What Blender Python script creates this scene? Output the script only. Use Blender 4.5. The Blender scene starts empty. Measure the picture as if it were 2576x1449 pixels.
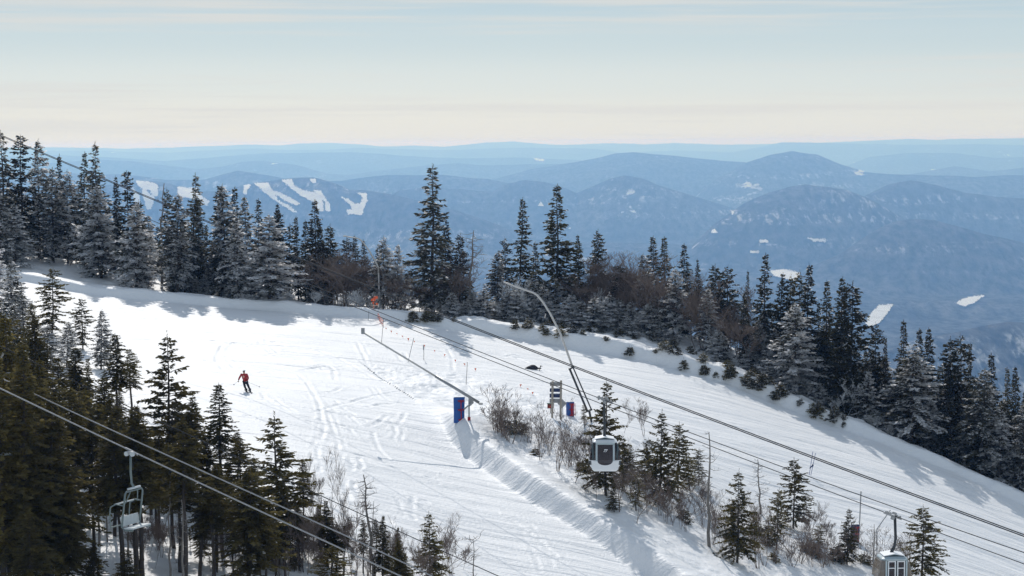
import bpy, math, random
import numpy as np
from mathutils import Vector, Matrix

random.seed(7)
RNG = np.random.default_rng(11)
R = math.radians
scene = bpy.context.scene
COL = scene.collection
F = 5009.0            # focal length in pixels of a 2576 px wide picture
CU, CV, VH = 1288.0, 724.5, 358.0
PITCH = math.atan((CV - VH) / F)
cp, sp = math.cos(PITCH), math.sin(PITCH)

def P(u, v, D):
    """world point at forward distance D (world y) seen at picture position u, v"""
    a = (u - CU) / F; b = (CV - v) / F
    dy = cp + sp * b; dz = -sp + cp * b
    return np.array([a / dy * D, D + 0 * dz, dz / dy * D]) if np.isscalar(u) else np.stack([a / dy * D, D + 0 * dz, dz / dy * D], -1)

def V(p): return Vector((float(p[0]), float(p[1]), float(p[2])))

# ------------------------------------------------------------------ noise
def vnoise(x, y, seed=0):
    xi = np.floor(x).astype(np.int64); yi = np.floor(y).astype(np.int64)
    fx = x - xi; fy = y - yi
    fx = fx * fx * fx * (fx * (fx * 6 - 15) + 10); fy = fy * fy * fy * (fy * (fy * 6 - 15) + 10)
    def h(i, j):
        n = (i * 374761393 + j * 668265263 + seed * 1442695041) & 0xffffffff
        n = ((n ^ (n >> 13)) * 1274126177) & 0xffffffff
        n = (n ^ (n >> 16)) & 0xffff
        return n / 32767.5 - 1.0
    a = h(xi, yi); b = h(xi + 1, yi); c = h(xi, yi + 1); d = h(xi + 1, yi + 1)
    return (a * (1 - fx) + b * fx) * (1 - fy) + (c * (1 - fx) + d * fx) * fy
def fbm(x, y, seed=0, n=4):
    s = 0; a = 1.0; t = 0
    for k in range(n):
        s = s + a * vnoise(x * 2 ** k, y * 2 ** k, seed + k * 17); t += a; a *= 0.5
    return s / t

# ------------------------------------------------------------------ tagging
def tag(o, label=None, cat=None, group=None, kind=None):
    if label: o['label'] = label
    if cat: o['category'] = cat
    if group: o['group'] = group
    if kind: o['kind'] = kind
    return o
def empty(name, loc=(0, 0, 0), rz=0.0):
    o = bpy.data.objects.new(name, None); COL.objects.link(o)
    o.location = V(loc); o.rotation_euler = (0, 0, rz); o.empty_display_size = 0.3
    return o

# ------------------------------------------------------------------ materials
def nodes_of(name):
    m = bpy.data.materials.new(name); m.use_nodes = True
    nt = m.node_tree; b = nt.nodes['Principled BSDF']
    return m, nt, b
def mat(name, col, rough=0.6, metal=0.0, vary=0.18, scale=6.0, bump=0.0, **kw):
    m, nt, b = nodes_of(name)
    tc = nt.nodes.new('ShaderNodeTexCoord'); n = nt.nodes.new('ShaderNodeTexNoise')
    n.inputs['Scale'].default_value = scale; n.inputs['Detail'].default_value = 5
    nt.links.new(tc.outputs['Object'], n.inputs['Vector'])
    mx = nt.nodes.new('ShaderNodeMix'); mx.data_type = 'RGBA'
    mx.inputs[6].default_value = (*[c * (1 - vary) for c in col], 1); mx.inputs[7].default_value = (*[min(1, c * (1 + vary)) for c in col], 1)
    nt.links.new(n.outputs['Fac'], mx.inputs[0]); nt.links.new(mx.outputs[2], b.inputs['Base Color'])
    b.inputs['Roughness'].default_value = rough; b.inputs['Metallic'].default_value = metal
    if bump:
        bp = nt.nodes.new('ShaderNodeBump'); bp.inputs['Strength'].default_value = bump; bp.inputs['Distance'].default_value = 0.02
        nt.links.new(n.outputs['Fac'], bp.inputs['Height']); nt.links.new(bp.outputs[0], b.inputs['Normal'])
    for k, v in kw.items(): b.inputs[k].default_value = v
    return m

M = {}
M['steel'] = mat('galvanised_steel', (0.33, 0.34, 0.35), 0.45, 0.6)
M['pipe'] = mat('frosted_pipe', (0.55, 0.54, 0.52), 0.5, 0.2)
M['dark_steel'] = mat('dark_steel', (0.05, 0.055, 0.06), 0.5, 0.5)
M['cable'] = mat('cable_steel', (0.035, 0.035, 0.038), 0.8, 0.0, scale=30)
M['cable_light'] = mat('greased_cable', (0.30, 0.31, 0.32), 0.45, 0.6, vary=0.5, scale=25)
M['chair_paint'] = mat('grey_green_paint', (0.14, 0.18, 0.18), 0.4, 0.3)
M['seat_pad'] = mat('pale_plastic', (0.50, 0.54, 0.55), 0.5)
M['white_paint'] = mat('white_paint', (0.80, 0.82, 0.83), 0.3, vary=0.03)
M['pale_grey'] = mat('pale_grey_paint', (0.42, 0.50, 0.53), 0.35, vary=0.05)
M['green_dark'] = mat('dark_teal_paint', (0.03, 0.06, 0.07), 0.4)
M['vent'] = mat('black_plastic', (0.03, 0.035, 0.04), 0.6)
M['wood_bench'] = mat('bench_wood', (0.35, 0.22, 0.10), 0.5)
M['navy_bench'] = mat('bench_vinyl', (0.02, 0.035, 0.12), 0.4)
M['blue_pad'] = mat('blue_vinyl_pad', (0.008, 0.085, 0.34), 0.55, vary=0.12, scale=3, bump=0.3)
M['red_net'] = mat('red_netting', (0.40, 0.022, 0.03), 0.8)
M['navy_board'] = mat('navy_sign_board', (0.012, 0.03, 0.11), 0.5)
M['grey_board'] = mat('weathered_grey_board', (0.32, 0.32, 0.32), 0.8)
M['timber'] = mat('weathered_timber', (0.36, 0.32, 0.27), 0.85, vary=0.3, bump=0.4)
M['green_sign'] = mat('green_cap', (0.02, 0.10, 0.05), 0.6)
M['red_sign'] = mat('dark_red_sign', (0.16, 0.025, 0.02), 0.6)
M['orange'] = mat('orange_flag', (0.95, 0.16, 0.05), 0.7)
M['orange2'] = mat('salmon_flag', (0.95, 0.30, 0.20), 0.7)
M['bamboo'] = mat('dark_bamboo', (0.12, 0.11, 0.10), 0.7)
M['blue_pole'] = mat('blue_pole', (0.03, 0.07, 0.28), 0.5)
M['black'] = mat('black_fabric', (0.012, 0.012, 0.02), 0.7)
M['red_jacket'] = mat('red_jacket', (0.36, 0.018, 0.022), 0.7)
M['orange_hem'] = mat('orange_hem', (0.75, 0.08, 0.02), 0.7)
M['helmet'] = mat('silver_helmet', (0.55, 0.62, 0.66), 0.25)
M['goggles'] = mat('goggle_lens', (0.04, 0.05, 0.07), 0.1)
M['skin'] = mat('skin', (0.55, 0.33, 0.24), 0.5)
M['glove'] = mat('brown_glove', (0.30, 0.20, 0.09), 0.7)
M['far_snow'] = mat('far_snow', (0.60, 0.63, 0.66), 0.8, vary=0.35, scale=0.02)  # snow colour greyed to put a tint of distance haze into it
M['snowcap'] = mat('snow_cap', (0.86, 0.88, 0.90), 0.6, vary=0.04)

def glass_mat(name, col, alpha):
    m, nt, b = nodes_of(name)
    b.inputs['Base Color'].default_value = (*col, 1); b.inputs['Roughness'].default_value = 0.05
    b.inputs['Alpha'].default_value = alpha
    n = nt.nodes.new('ShaderNodeTexNoise'); n.inputs['Scale'].default_value = 1.2
    bp = nt.nodes.new('ShaderNodeBump'); bp.inputs['Strength'].default_value = 0.08
    nt.links.new(n.outputs['Fac'], bp.inputs['Height']); nt.links.new(bp.outputs[0], b.inputs['Normal'])
    return m
M['tint'] = glass_mat('tinted_acrylic', (0.022, 0.016, 0.022), 0.82)
M['smoke'] = glass_mat('smoky_scratched_acrylic', (0.20, 0.165, 0.13), 0.8)

def snow_mat(name, corduroy):
    m, nt, b = nodes_of(name)
    L = nt.links
    b.inputs['Roughness'].default_value = 0.55
    b.inputs['Specular IOR Level'].default_value = 0.35
    b.inputs['Subsurface Weight'].default_value = 0.0
    tc = nt.nodes.new('ShaderNodeTexCoord')
    def noise(scale, detail=5, vec=None, sc=None, rot=None):
        n = nt.nodes.new('ShaderNodeTexNoise'); n.inputs['Scale'].default_value = scale; n.inputs['Detail'].default_value = detail
        src = tc.outputs['Object']
        if sc:
            mp = nt.nodes.new('ShaderNodeMapping'); mp.inputs['Scale'].default_value = sc
            if rot: mp.inputs['Rotation'].default_value = rot
            L.new(src, mp.inputs[0]); src = mp.outputs[0]
        L.new(src, n.inputs['Vector']); return n
    big = noise(0.10, 6); fine = noise(5.0, 8); mid = noise(0.9, 6)
    cordn = noise(1.0, 7, sc=(0.14, 1.5, 0.5), rot=(0, 0, R(20)))
    cord2 = noise(1.0, 8, sc=(0.035, 0.40, 0.15), rot=(0, 0, R(28)))
    mx = nt.nodes.new('ShaderNodeMix'); mx.data_type = 'RGBA'
    mx.inputs[6].default_value = (0.82, 0.84, 0.86, 1); mx.inputs[7].default_value = (0.90, 0.90, 0.90, 1)
    L.new(big.outputs['Fac'], mx.inputs[0]); L.new(mx.outputs[2], b.inputs['Base Color'])
    at = nt.nodes.new('ShaderNodeAttribute'); at.attribute_name = 'rough'
    def math_(op, a, bb):
        n = nt.nodes.new('ShaderNodeMath'); n.operation = op
        for i, s in enumerate((a, bb)):
            if isinstance(s, (int, float)): n.inputs[i].default_value = s
            else: L.new(s, n.inputs[i])
        return n.outputs[0]
    inv = math_('SUBTRACT', 1.0, at.outputs['Fac'])
    h = math_('MULTIPLY', fine.outputs['Fac'], 0.06)
    h = math_('ADD', h, math_('MULTIPLY', math_('MULTIPLY', cordn.outputs['Fac'], 0.22), inv))
    h = math_('ADD', h, math_('MULTIPLY', math_('MULTIPLY', cord2.outputs['Fac'], 0.65), inv))
    h = math_('ADD', h, math_('MULTIPLY', math_('MULTIPLY', mid.outputs['Fac'], 0.25), math_('ADD', at.outputs['Fac'], 0.12)))
    bp = nt.nodes.new('ShaderNodeBump'); bp.inputs['Strength'].default_value = 0.9; bp.inputs['Distance'].default_value = 1.0
    L.new(h, bp.inputs['Height']); L.new(bp.outputs[0], b.inputs['Normal'])
    return m
M['snow'] = snow_mat('snow', True)

def needle_mat(name, green, frost=(0.92, 0.92, 0.93), transl=0.6, frost_gain=1.0):
    m, nt, b = nodes_of(name); L = nt.links
    out = nt.nodes['Material Output']; nt.nodes.remove(b)
    a1 = nt.nodes.new('ShaderNodeAttribute'); a1.attribute_name = 'frost'
    a2 = nt.nodes.new('ShaderNodeAttribute'); a2.attribute_name = 'tone'
    oi = nt.nodes.new('ShaderNodeObjectInfo')
    mx = nt.nodes.new('ShaderNodeMix'); mx.data_type = 'RGBA'
    mx.inputs[6].default_value = (*[c * 0.55 for c in green], 1)
    mx.inputs[7].default_value = (green[0] * 1.7, green[1] * 1.5, green[2] * 1.2, 1)
    L.new(a2.outputs['Fac'], mx.inputs[0])
    hs = nt.nodes.new('ShaderNodeHueSaturation')
    ad = nt.nodes.new('ShaderNodeMapRange'); ad.inputs['To Min'].default_value = 0.6; ad.inputs['To Max'].default_value = 1.65
    L.new(oi.outputs['Random'], ad.inputs['Value']); L.new(ad.outputs[0], hs.inputs['Value']); L.new(mx.outputs[2], hs.inputs['Color'])
    mf = nt.nodes.new('ShaderNodeMix'); mf.data_type = 'RGBA'
    L.new(a1.outputs['Fac'], mf.inputs[0]); L.new(hs.outputs[0], mf.inputs[6]); mf.inputs[7].default_value = (*frost, 1)
    d = nt.nodes.new('ShaderNodeBsdfDiffuse'); t = nt.nodes.new('ShaderNodeBsdfTranslucent')
    L.new(mf.outputs[2], d.inputs[0]); L.new(mf.outputs[2], t.inputs[0])
    ms = nt.nodes.new('ShaderNodeMixShader'); tm_ = nt.nodes.new('ShaderNodeMapRange'); tm_.inputs['To Min'].default_value = transl - .1; tm_.inputs['To Max'].default_value = .78; L.new(a1.outputs['Fac'], tm_.inputs['Value']); L.new(tm_.outputs[0], ms.inputs[0])
    L.new(d.outputs[0], ms.inputs[1]); L.new(t.outputs[0], ms.inputs[2]); L.new(ms.outputs[0], out.inputs[0])
    return m
M['needle'] = needle_mat('spruce_needles', (0.040, 0.040, 0.018))
M['needle_olive'] = needle_mat('olive_spruce_needles', (0.092, 0.082, 0.030), transl=0.55)
M['bark'] = mat('grey_brown_bark', (0.060, 0.048, 0.040), 0.9, vary=0.45, scale=12, bump=0.6)
M['bark_pale'] = mat('bleached_dead_wood', (0.22, 0.20, 0.18), 0.85, vary=0.4, scale=8, bump=0.5)
M['twig'] = mat('brown_twigs', (0.19, 0.145, 0.12), 0.9, vary=0.35, scale=2)
M['twig_frost'] = mat('rimed_twigs', (0.72, 0.73, 0.75), 0.8, vary=0.35, scale=2)

# ------------------------------------------------------------------ mesh building
def mesh_np(name, verts, quads=None, tris=None, attrs=None, smooth=False):
    me = bpy.data.meshes.new(name)
    verts = np.asarray(verts, dtype=np.float32).reshape(-1, 3)
    loops = []; sizes = []
    if quads is not None and len(quads): q = np.asarray(quads, dtype=np.int32); loops.append(q.ravel()); sizes.append(np.full(len(q), 4))
    if tris is not None and len(tris): t = np.asarray(tris, dtype=np.int32); loops.append(t.ravel()); sizes.append(np.full(len(t), 3))
    loops = np.concatenate(loops); sizes = np.concatenate(sizes)
    me.vertices.add(len(verts)); me.vertices.foreach_set('co', verts.ravel())
    me.loops.add(len(loops)); me.loops.foreach_set('vertex_index', loops)
    me.polygons.add(len(sizes))
    st = np.concatenate([[0], np.cumsum(sizes)[:-1]]).astype(np.int32)
    me.polygons.foreach_set('loop_start', st); me.polygons.foreach_set('loop_total', sizes.astype(np.int32))
    me.update(calc_edges=True)
    for k, a in (attrs or {}).items():
        at = me.attributes.new(k, 'FLOAT', 'POINT'); at.data.foreach_set('value', np.asarray(a, dtype=np.float32))
    if smooth: me.shade_smooth()
    return me

class MB:
    """collects boxes, tubes, lathes and prisms into one mesh"""
    def __init__(s): s.v = []; s.f = []
    def add(s, vs, fs):
        o = len(s.v); s.v += [tuple(map(float, v)) for v in vs]; s.f += [tuple(i + o for i in f) for f in fs]; return s
    def box(s, c, size, rot=None, bevel=0.0):
        hx, hy, hz = [k / 2 for k in size]
        if bevel <= 0:
            vs = [Vector((x, y, z)) for x in (-hx, hx) for y in (-hy, hy) for z in (-hz, hz)]
            fs = [(0, 1, 3, 2), (4, 6, 7, 5), (0, 4, 5, 1), (2, 3, 7, 6), (0, 2, 6, 4), (1, 5, 7, 3)]
        else:
            b = min(bevel, hx * .9, hy * .9, hz * .9); ring = []
            for sx, sy in ((1, 1), (-1, 1), (-1, -1), (1, -1)):
                a0 = {(1, 1): 0, (-1, 1): 90, (-1, -1): 180, (1, -1): 270}[(sx, sy)]
                for k in range(3):
                    a = R(a0 + 45 * k); ring.append((sx * (hx - b) + b * math.cos(a), sy * (hy - b) + b * math.sin(a)))
            n = len(ring); vs = []
            for z, k in ((-hz, b * .6), (-hz + b * .6, 0), (hz - b * .6, 0), (hz, b * .6)):
                for x, y in ring: vs.append(Vector((x * (1 - k / hx), y * (1 - k / hy), z)))
            fs = [tuple(reversed(range(n))), tuple(range(3 * n, 4 * n))]
            for r in range(3):
                for i in range(n): j = (i + 1) % n; fs.append((r * n + i, r * n + j, r * n + n + j, r * n + n + i))
        if rot is not None: vs = [rot @ v for v in vs]
        return s.add([v + Vector(c) for v in vs], fs)
    def tube(s, pts, r, n=6, caps=True):
        pts = [Vector(tuple(map(float, p))) for p in pts]
        rs = r if hasattr(r, '__len__') else [r] * len(pts)
        vs = []; fs = []; up = None
        for i, p in enumerate(pts):
            d = (pts[min(i + 1, len(pts) - 1)] - pts[max(i - 1, 0)])
            d = d.normalized() if d.length > 1e-9 else Vector((0, 0, 1))
            if up is None: up = d.orthogonal().normalized()
            up = (up - d * up.dot(d)); up = up.normalized() if up.length > 1e-6 else d.orthogonal().normalized()
            w = d.cross(up)
            for k in range(n):
                a = 2 * math.pi * k / n; vs.append(p + (up * math.cos(a) + w * math.sin(a)) * rs[i])
        for i in range(len(pts) - 1):
            for k in range(n): j = (k + 1) % n; fs.append((i * n + k, i * n + j, i * n + n + j, i * n + n + k))
        if caps: fs += [tuple(reversed(range(n))), tuple(range((len(pts) - 1) * n, len(pts) * n))]
        return s.add(vs, fs)
    def prism(s, poly, a, b, axis='y'):
        """polygon in xz extruded from y=a to y=b"""
        n = len(poly)
        vs = [(x, a, z) for x, z in poly] + [(x, b, z) for x, z in poly]
        fs = [tuple(range(n)), tuple(reversed(range(n, 2 * n)))] + [(i, i + n, (i + 1) % n + n, (i + 1) % n) for i in range(n)]
        return s.add(vs, fs)
    def build(s, name, m, parent=None, smooth=False, loc=None):
        if m is None: m = M['steel']
        me = bpy.data.meshes.new(name); me.from_pydata(s.v, [], s.f); me.update()
        if smooth: me.shade_smooth()
        o = bpy.data.objects.new(name, me); me.materials.append(m); COL.objects.link(o)
        if parent is not None: o.parent = parent
        if loc is not None: o.location = loc
        return o
def obj(name, me, m, parent=None):
    o = bpy.data.objects.new(name, me); COL.objects.link(o)
    if m is not None and not me.materials: me.materials.append(m)
    if parent is not None: o.parent = parent
    return o

# ------------------------------------------------------------------ near ground
TOE = [(-400, 690, 190), (60, 706, 190), (200, 735, 190), (400, 757, 190), (600, 775, 189), (800, 792, 189), (900, 801, 188), (1100, 820, 188), (1200, 838, 188), (1300, 852, 187),
       (1500, 888, 185), (1700, 930, 182), (1850, 975, 180), (2000, 1036, 178), (2200, 1110, 174), (2400, 1190, 171), (2576, 1272, 168), (2800, 1380, 165), (3200, 1580, 160)]
FOOT = [(-400, 640, 198), (60, 660, 203), (110, 657, 205), (180, 668, 204), (250, 692, 201), (320, 716, 198), (400, 738, 195), (600, 756, 194), (780, 766, 194), (900, 781, 194), (1000, 785, 194), (1100, 793, 195),
        (1200, 800, 196), (1300, 804, 198), (1400, 806, 198), (1560, 822, 196), (1700, 866, 192), (1850, 915, 189), (1950, 966, 186), (2050, 1016, 183), (2186, 1086, 179), (2304, 1140, 177), (2400, 1176, 176), (2576, 1244, 173), (2800, 1350, 170), (3200, 1545, 165)]
CTRL = TOE[::1] + FOOT[::1] + [
    (300, 800, 178), (220, 850, 168), (700, 850, 173), (350, 930, 154), (620, 990, 145), (660, 1065, 135), (0, 1000, 138), (0, 850, 160), (100, 770, 177),
    (750, 1150, 127.5), (800, 1250, 120), (900, 1350, 113), (1000, 1449, 108), (600, 1449, 100), (300, 1449, 95), (0, 1449, 90), (300, 1250, 111), (0, 1200, 112), (600, 1250, 117), (600, 1100, 131),
    (1200, 900, 174), (1166, 1000, 156), (1166, 1066, 145.5), (1040, 1010, 151), (1195, 1162, 138), (1195, 1250, 128), (1195, 1350, 120), (1195, 1449, 113),
    (1500, 950, 172), (1500, 1050, 157), (1400, 1060, 149), (1500, 1150, 143), (1500, 1250, 133), (1450, 1345, 124), (1500, 1449, 117),
    (1656, 1272, 135), (1800, 1378, 130), (1700, 1449, 121), (2000, 1150, 160), (2000, 1300, 146), (2000, 1449, 130), (2113, 1423, 135),
    (2576, 1449, 148), (2300, 1300, 153), (2300, 1449, 138), (2900, 1600, 146), (-400, 900, 150), (-400, 1300, 100)]
cpts = [P(*c) for c in CTRL] + [np.array(p) for p in [(-22, 62, -19.5), (0, 60, -21.5), (22, 60, -25.5), (-60, 62, -15), (60, 60, -32)]]
cpts = np.array(cpts)
def tps_fit(pts, lam=0.6):
    n = len(pts); s = 50.0
    X = pts[:, :2] / s
    r = np.linalg.norm(X[:, None] - X[None], axis=2)
    K = np.where(r > 0, r * r * np.log(r + 1e-12), 0) + lam * 1e-3 * np.eye(n)
    Q = np.concatenate([np.ones((n, 1)), X], 1)
    A = np.zeros((n + 3, n + 3)); A[:n, :n] = K; A[:n, n:] = Q; A[n:, :n] = Q.T
    w = np.linalg.solve(A, np.concatenate([pts[:, 2], np.zeros(3)]))
    def f(x, y):
        x = np.asarray(x, float) / s; y = np.asarray(y, float) / s
        z = w[n] + w[n + 1] * x + w[n + 2] * y
        for i in range(n):
            d2 = (x - X[i, 0]) ** 2 + (y - X[i, 1]) ** 2
            z = z + w[i] * 0.5 * d2 * np.log(d2 + 1e-12)
        return z
    return f
tps = tps_fit(cpts)

def sdist(poly, x, y):
    """signed distance to a polyline in plan (left of its heading is positive) and the position along it"""
    best = np.full(np.shape(x), 1e9); sg = np.zeros(np.shape(x)); along = np.zeros(np.shape(x)); acc = 0
    for (x0, y0), (x1, y1) in zip(poly[:-1], poly[1:]):
        dx, dy = x1 - x0, y1 - y0; L2 = dx * dx + dy * dy; L = math.sqrt(L2)
        t = np.clip(((x - x0) * dx + (y - y0) * dy) / L2, 0, 1)
        d = np.hypot(x - x0 - t * dx, y - y0 - t * dy)
        c = (x - x0) * dy - (y - y0) * dx
        m = d < best
        best = np.where(m, d, best); sg = np.where(m, np.where(c < 0, 1.0, -1.0), sg); along = np.where(m, acc + t * L, along)
        acc += L
    return best * sg, along
def plan(pts): return [tuple(P(*p)[:2]) for p in pts]
toe_xy = plan(TOE)
def smooth_poly(xy, k=6):
    xy = np.array(xy); t = np.arange(len(xy)); tt = np.linspace(0, len(xy) - 1, (len(xy) - 1) * k + 1)
    out = []
    for q in tt:
        i = min(int(q), len(xy) - 2); f = q - i
        p0 = xy[max(i - 1, 0)]; p1 = xy[i]; p2 = xy[i + 1]; p3 = xy[min(i + 2, len(xy) - 1)]
        out.append(0.5 * (2 * p1 + (p2 - p0) * f + (2 * p0 - 5 * p1 + 4 * p2 - p3) * f * f + (3 * p1 - p0 - 3 * p2 + p3) * f ** 3))
    return [tuple(p) for p in out]
bank_xy = smooth_poly(plan([(1062, 1016, 150), (1110, 1060, 145.5), (1140, 1110, 141), (1195, 1165, 137.5), (1265, 1225, 133), (1340, 1275, 129), (1450, 1335, 125), (1560, 1385, 121), (1650, 1430, 118), (1780, 1500, 113)]), 3)
flat_xy = plan([(-200, 760, 172), (150, 800, 170), (300, 930, 151), (560, 1080, 131), (720, 1200, 122), (900, 1330, 112), (1060, 1440, 107), (1200, 1560, 100)])   # near edge of the run
def ss(x): x = np.clip(x, 0, 1); return x * x * (3 - 2 * x)

# ski tracks on the run (picture positions walked onto the ground below)
TRACKS_UV = []
def base_ground(x, y):
    x = np.asarray(x, float); y = np.asarray(y, float)
    z = tps(x, y)
    d, s = sdist(toe_xy, x, y)
    w = fbm(x * 0.35, y * 0.35, 3, 3)
    # berm pushed up along the far edge of the run
    big = ss((x - -12) / 10.0) * (1 - ss((x - 26) / 14.0))
    hgt = (0.75 + 0.45 * big) * (1 + 0.35 * w)
    z = z + hgt * ss((d + 0.2) / 0.8) * np.exp(-np.clip(d - 1.2, 0, None) ** 2 / (5 + 10 * big)) * np.where(d > -0.2, 1, 0)
    # lumpy bank and mound beyond it
    off = ss(d / 3.0)
    z = z + off * (0.30 * fbm(x * 0.28, y * 0.28, 9, 3) + 0.16 * fbm(x * 1.1, y * 1.1, 21, 3)) * (0.6 + big)
    # behind the trees the mountain falls away
    z = z - 0.30 * np.clip(d - 17, 0, None) - 0.004 * np.clip(d - 17, 0, 60) ** 2
    # the bank around the wooded island
    d2, s2 = sdist(bank_xy, x, y)
    isl = 1.3 * ss((d2 + 0.2) / 1.35) * np.exp(-(np.clip(d2 - 2.2, 0, None) / 7.5) ** 2) * ss((s2 - 0.5) / 9.0) * np.where(d2 > -0.1, 1, 0)
    isl = isl * (1 + 0.12 * fbm(x * 0.25, y * 0.25, 31, 3))
    lip = 0.15 * np.exp(-((d2 - 1.9) / 0.8) ** 2) * ss((s2 + 0.5) / 3.0)
    foot = -0.05 * np.exp(-((d2 + 0.9) / 0.9) ** 2)
    z = z + isl + lip + foot
    inside = ss((d2 - 1.2) / 1.5) * (1 - ss((d2 - 13) / 5))
    z = z + inside * (0.22 * fbm(x * 0.45, y * 0.45, 41, 3) + 0.10 * fbm(x * 1.7, y * 1.7, 43, 3))
    # woods nearer than the run
    d3, _ = sdist(flat_xy, x, y)
    fg = ss((-d3) / 4.0)
    z = z + fg * (0.5 * fbm(x * 0.16, y * 0.16, 51, 3) + 0.12 * fbm(x * 0.9, y * 0.9, 53, 3))
    rough = np.clip(off + inside + fg, 0, 1)
    # gentle unevenness of the groomed run
    z = z + (1 - rough) * (0.16 * fbm(x * 0.07, y * 0.11, 61, 3) + 0.035 * fbm(x * 0.5, y * 0.8, 63, 3))
    return z, rough, d
def hit(u, v, lo=66.0, hi=235.0, fn=None):
    D = np.arange(lo, hi, 0.15); p = P(np.full_like(D, u), np.full_like(D, v), D)
    z = base_ground(p[:, 0], p[:, 1])[0]
    below = np.where(p[:, 2] < z)[0]
    # nearest distance at which the sight line has dropped under the ground
    i = below[0] if len(below) else len(D) - 1
    return float(D[i])
def gz(x, y): return float(base_ground(np.array([x]), np.array([y]))[0][0])
def G(u, v):
    D = hit(u, v); p = P(u, v, D); p[2] = gz(p[0], p[1]); return p

rt = random.Random(5)
def wob(pts, amp=3):
    return [(u + rt.uniform(-amp, amp), v + rt.uniform(-amp, amp) * .5) for u, v in pts]
tr = [[(760, 965), (775, 990), (790, 1030), (800, 1080), (785, 1130), (790, 1190)], [(700, 1010), (760, 1040), (850, 1020), (930, 1000), (1010, 985)],
      [(860, 1150), (950, 1165), (1010, 1185), (900, 1160), (830, 1140)], [(980, 1050), (1000, 1090), (1015, 1120)], [(1020, 1040), (1000, 1070), (970, 1095), (930, 1105)],
      [(560, 870), (540, 905), (560, 930)], [(900, 860), (915, 890), (930, 925)], [(1000, 890), (1010, 910)], [(640, 905), (700, 925), (760, 950), (800, 1010), (810, 1060)],
      [(880, 1050), (915, 1075), (960, 1060)], [(900, 1300), (1010, 1320), (1090, 1360), (1200, 1420)], [(1050, 1200), (1150, 1240), (1300, 1320), (1400, 1400)],
      [(780, 880), (850, 900), (960, 960), (1060, 985)], [(300, 790), (460, 820), (640, 850), (820, 900)], [(420, 830), (560, 860), (700, 880)], [(1300, 900), (1420, 950), (1500, 985)],
      [(1700, 1040), (1850, 1120), (2000, 1200), (2200, 1300)], [(1560, 960), (1700, 1010), (1900, 1090)], [(880, 1080), (905, 1110), (925, 1135)], [(940, 1090), (955, 1130), (985, 1160)],
      [(1310, 1340), (1340, 1390), (1360, 1440)], [(820, 1040), (840, 1090), (850, 1130), (835, 1180)], [(1760, 990), (1900, 1060), (2100, 1150), (2350, 1260)]]
for k in range(64):
    u = rt.uniform(480, 1300); v = rt.uniform(830, 1400); L_ = rt.uniform(30, 110); a = rt.choice([rt.uniform(.1, .9), rt.uniform(.1, .9), rt.uniform(-.5, .1), rt.uniform(1.1, 1.6)]); c = rt.uniform(-.9, .9)
    pts_ = []
    for j in range(5):
        pts_.append((u, v)); u += math.cos(a) * L_ / 4; v += math.sin(a) * L_ / 4 * .5; a += c / 4
    if max(p_[1] for p_ in pts_) < 1430: tr.append(pts_)
track_xy = []
for t in tr:
    t = wob(t)
    xy = []
    for (u, v) in t:
        p = P(u, v, hit(u, v)); xy.append((p[0], p[1]))
    track_xy.append(smooth_poly(xy, 5))
    dd = rt.uniform(0.35, 1.3)
    if rt.random() < .55: track_xy.append([(x + dd * .6, y + dd) for x, y in smooth_poly(xy, 5)])
def ground(x, y):
    z, rough, d = base_ground(x, y)
    for k, t in enumerate(track_xy):
        ta = np.array(t); x0, y0 = ta.min(0) - 1; x1, y1 = ta.max(0) + 1
        m = (x > x0) & (x < x1) & (y > y0) & (y < y1)
        if m.any():
            dd, _ = sdist(t, x[m], y[m]); a = np.abs(dd)
            st_ = .9 + .7 * ((k * 7) % 5) / 4
            z[m] += st_ * (-0.04 * np.exp(-(a / 0.13) ** 2) + 0.025 * np.exp(-((a - 0.28) / 0.12) ** 2)) * (.6 + .6 * vnoise(x[m] * .7, y[m] * .7, k))
    return z, rough, d

us = np.unique(np.concatenate([np.linspace(-900, -150, 60), np.linspace(-150, 2720, 640), np.linspace(2720, 3500, 60)]))
Ds = np.concatenate([np.linspace(58, 88, 60, endpoint=False), np.linspace(88, 200, 560, endpoint=False), np.linspace(200, 330, 130)])
UU, DD = np.meshgrid(us, Ds); X = (UU - CU) / F / cp * DD; Y = DD
Z, RG, _ = ground(X.ravel(), Y.ravel())
nr, nc = UU.shape
idx = np.arange(nr * nc).reshape(nr, nc)
q = np.stack([idx[:-1, :-1], idx[:-1, 1:], idx[1:, 1:], idx[1:, :-1]], -1).reshape(-1, 4)
me = mesh_np('snow_slope', np.stack([X.ravel(), Y.ravel(), Z], 1), quads=q, attrs={'rough': RG}, smooth=True)
tag(obj('ground', me, M['snow']), 'white groomed ski run sweeping down to the right between the trees', 'snow slope', kind='structure')

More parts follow.
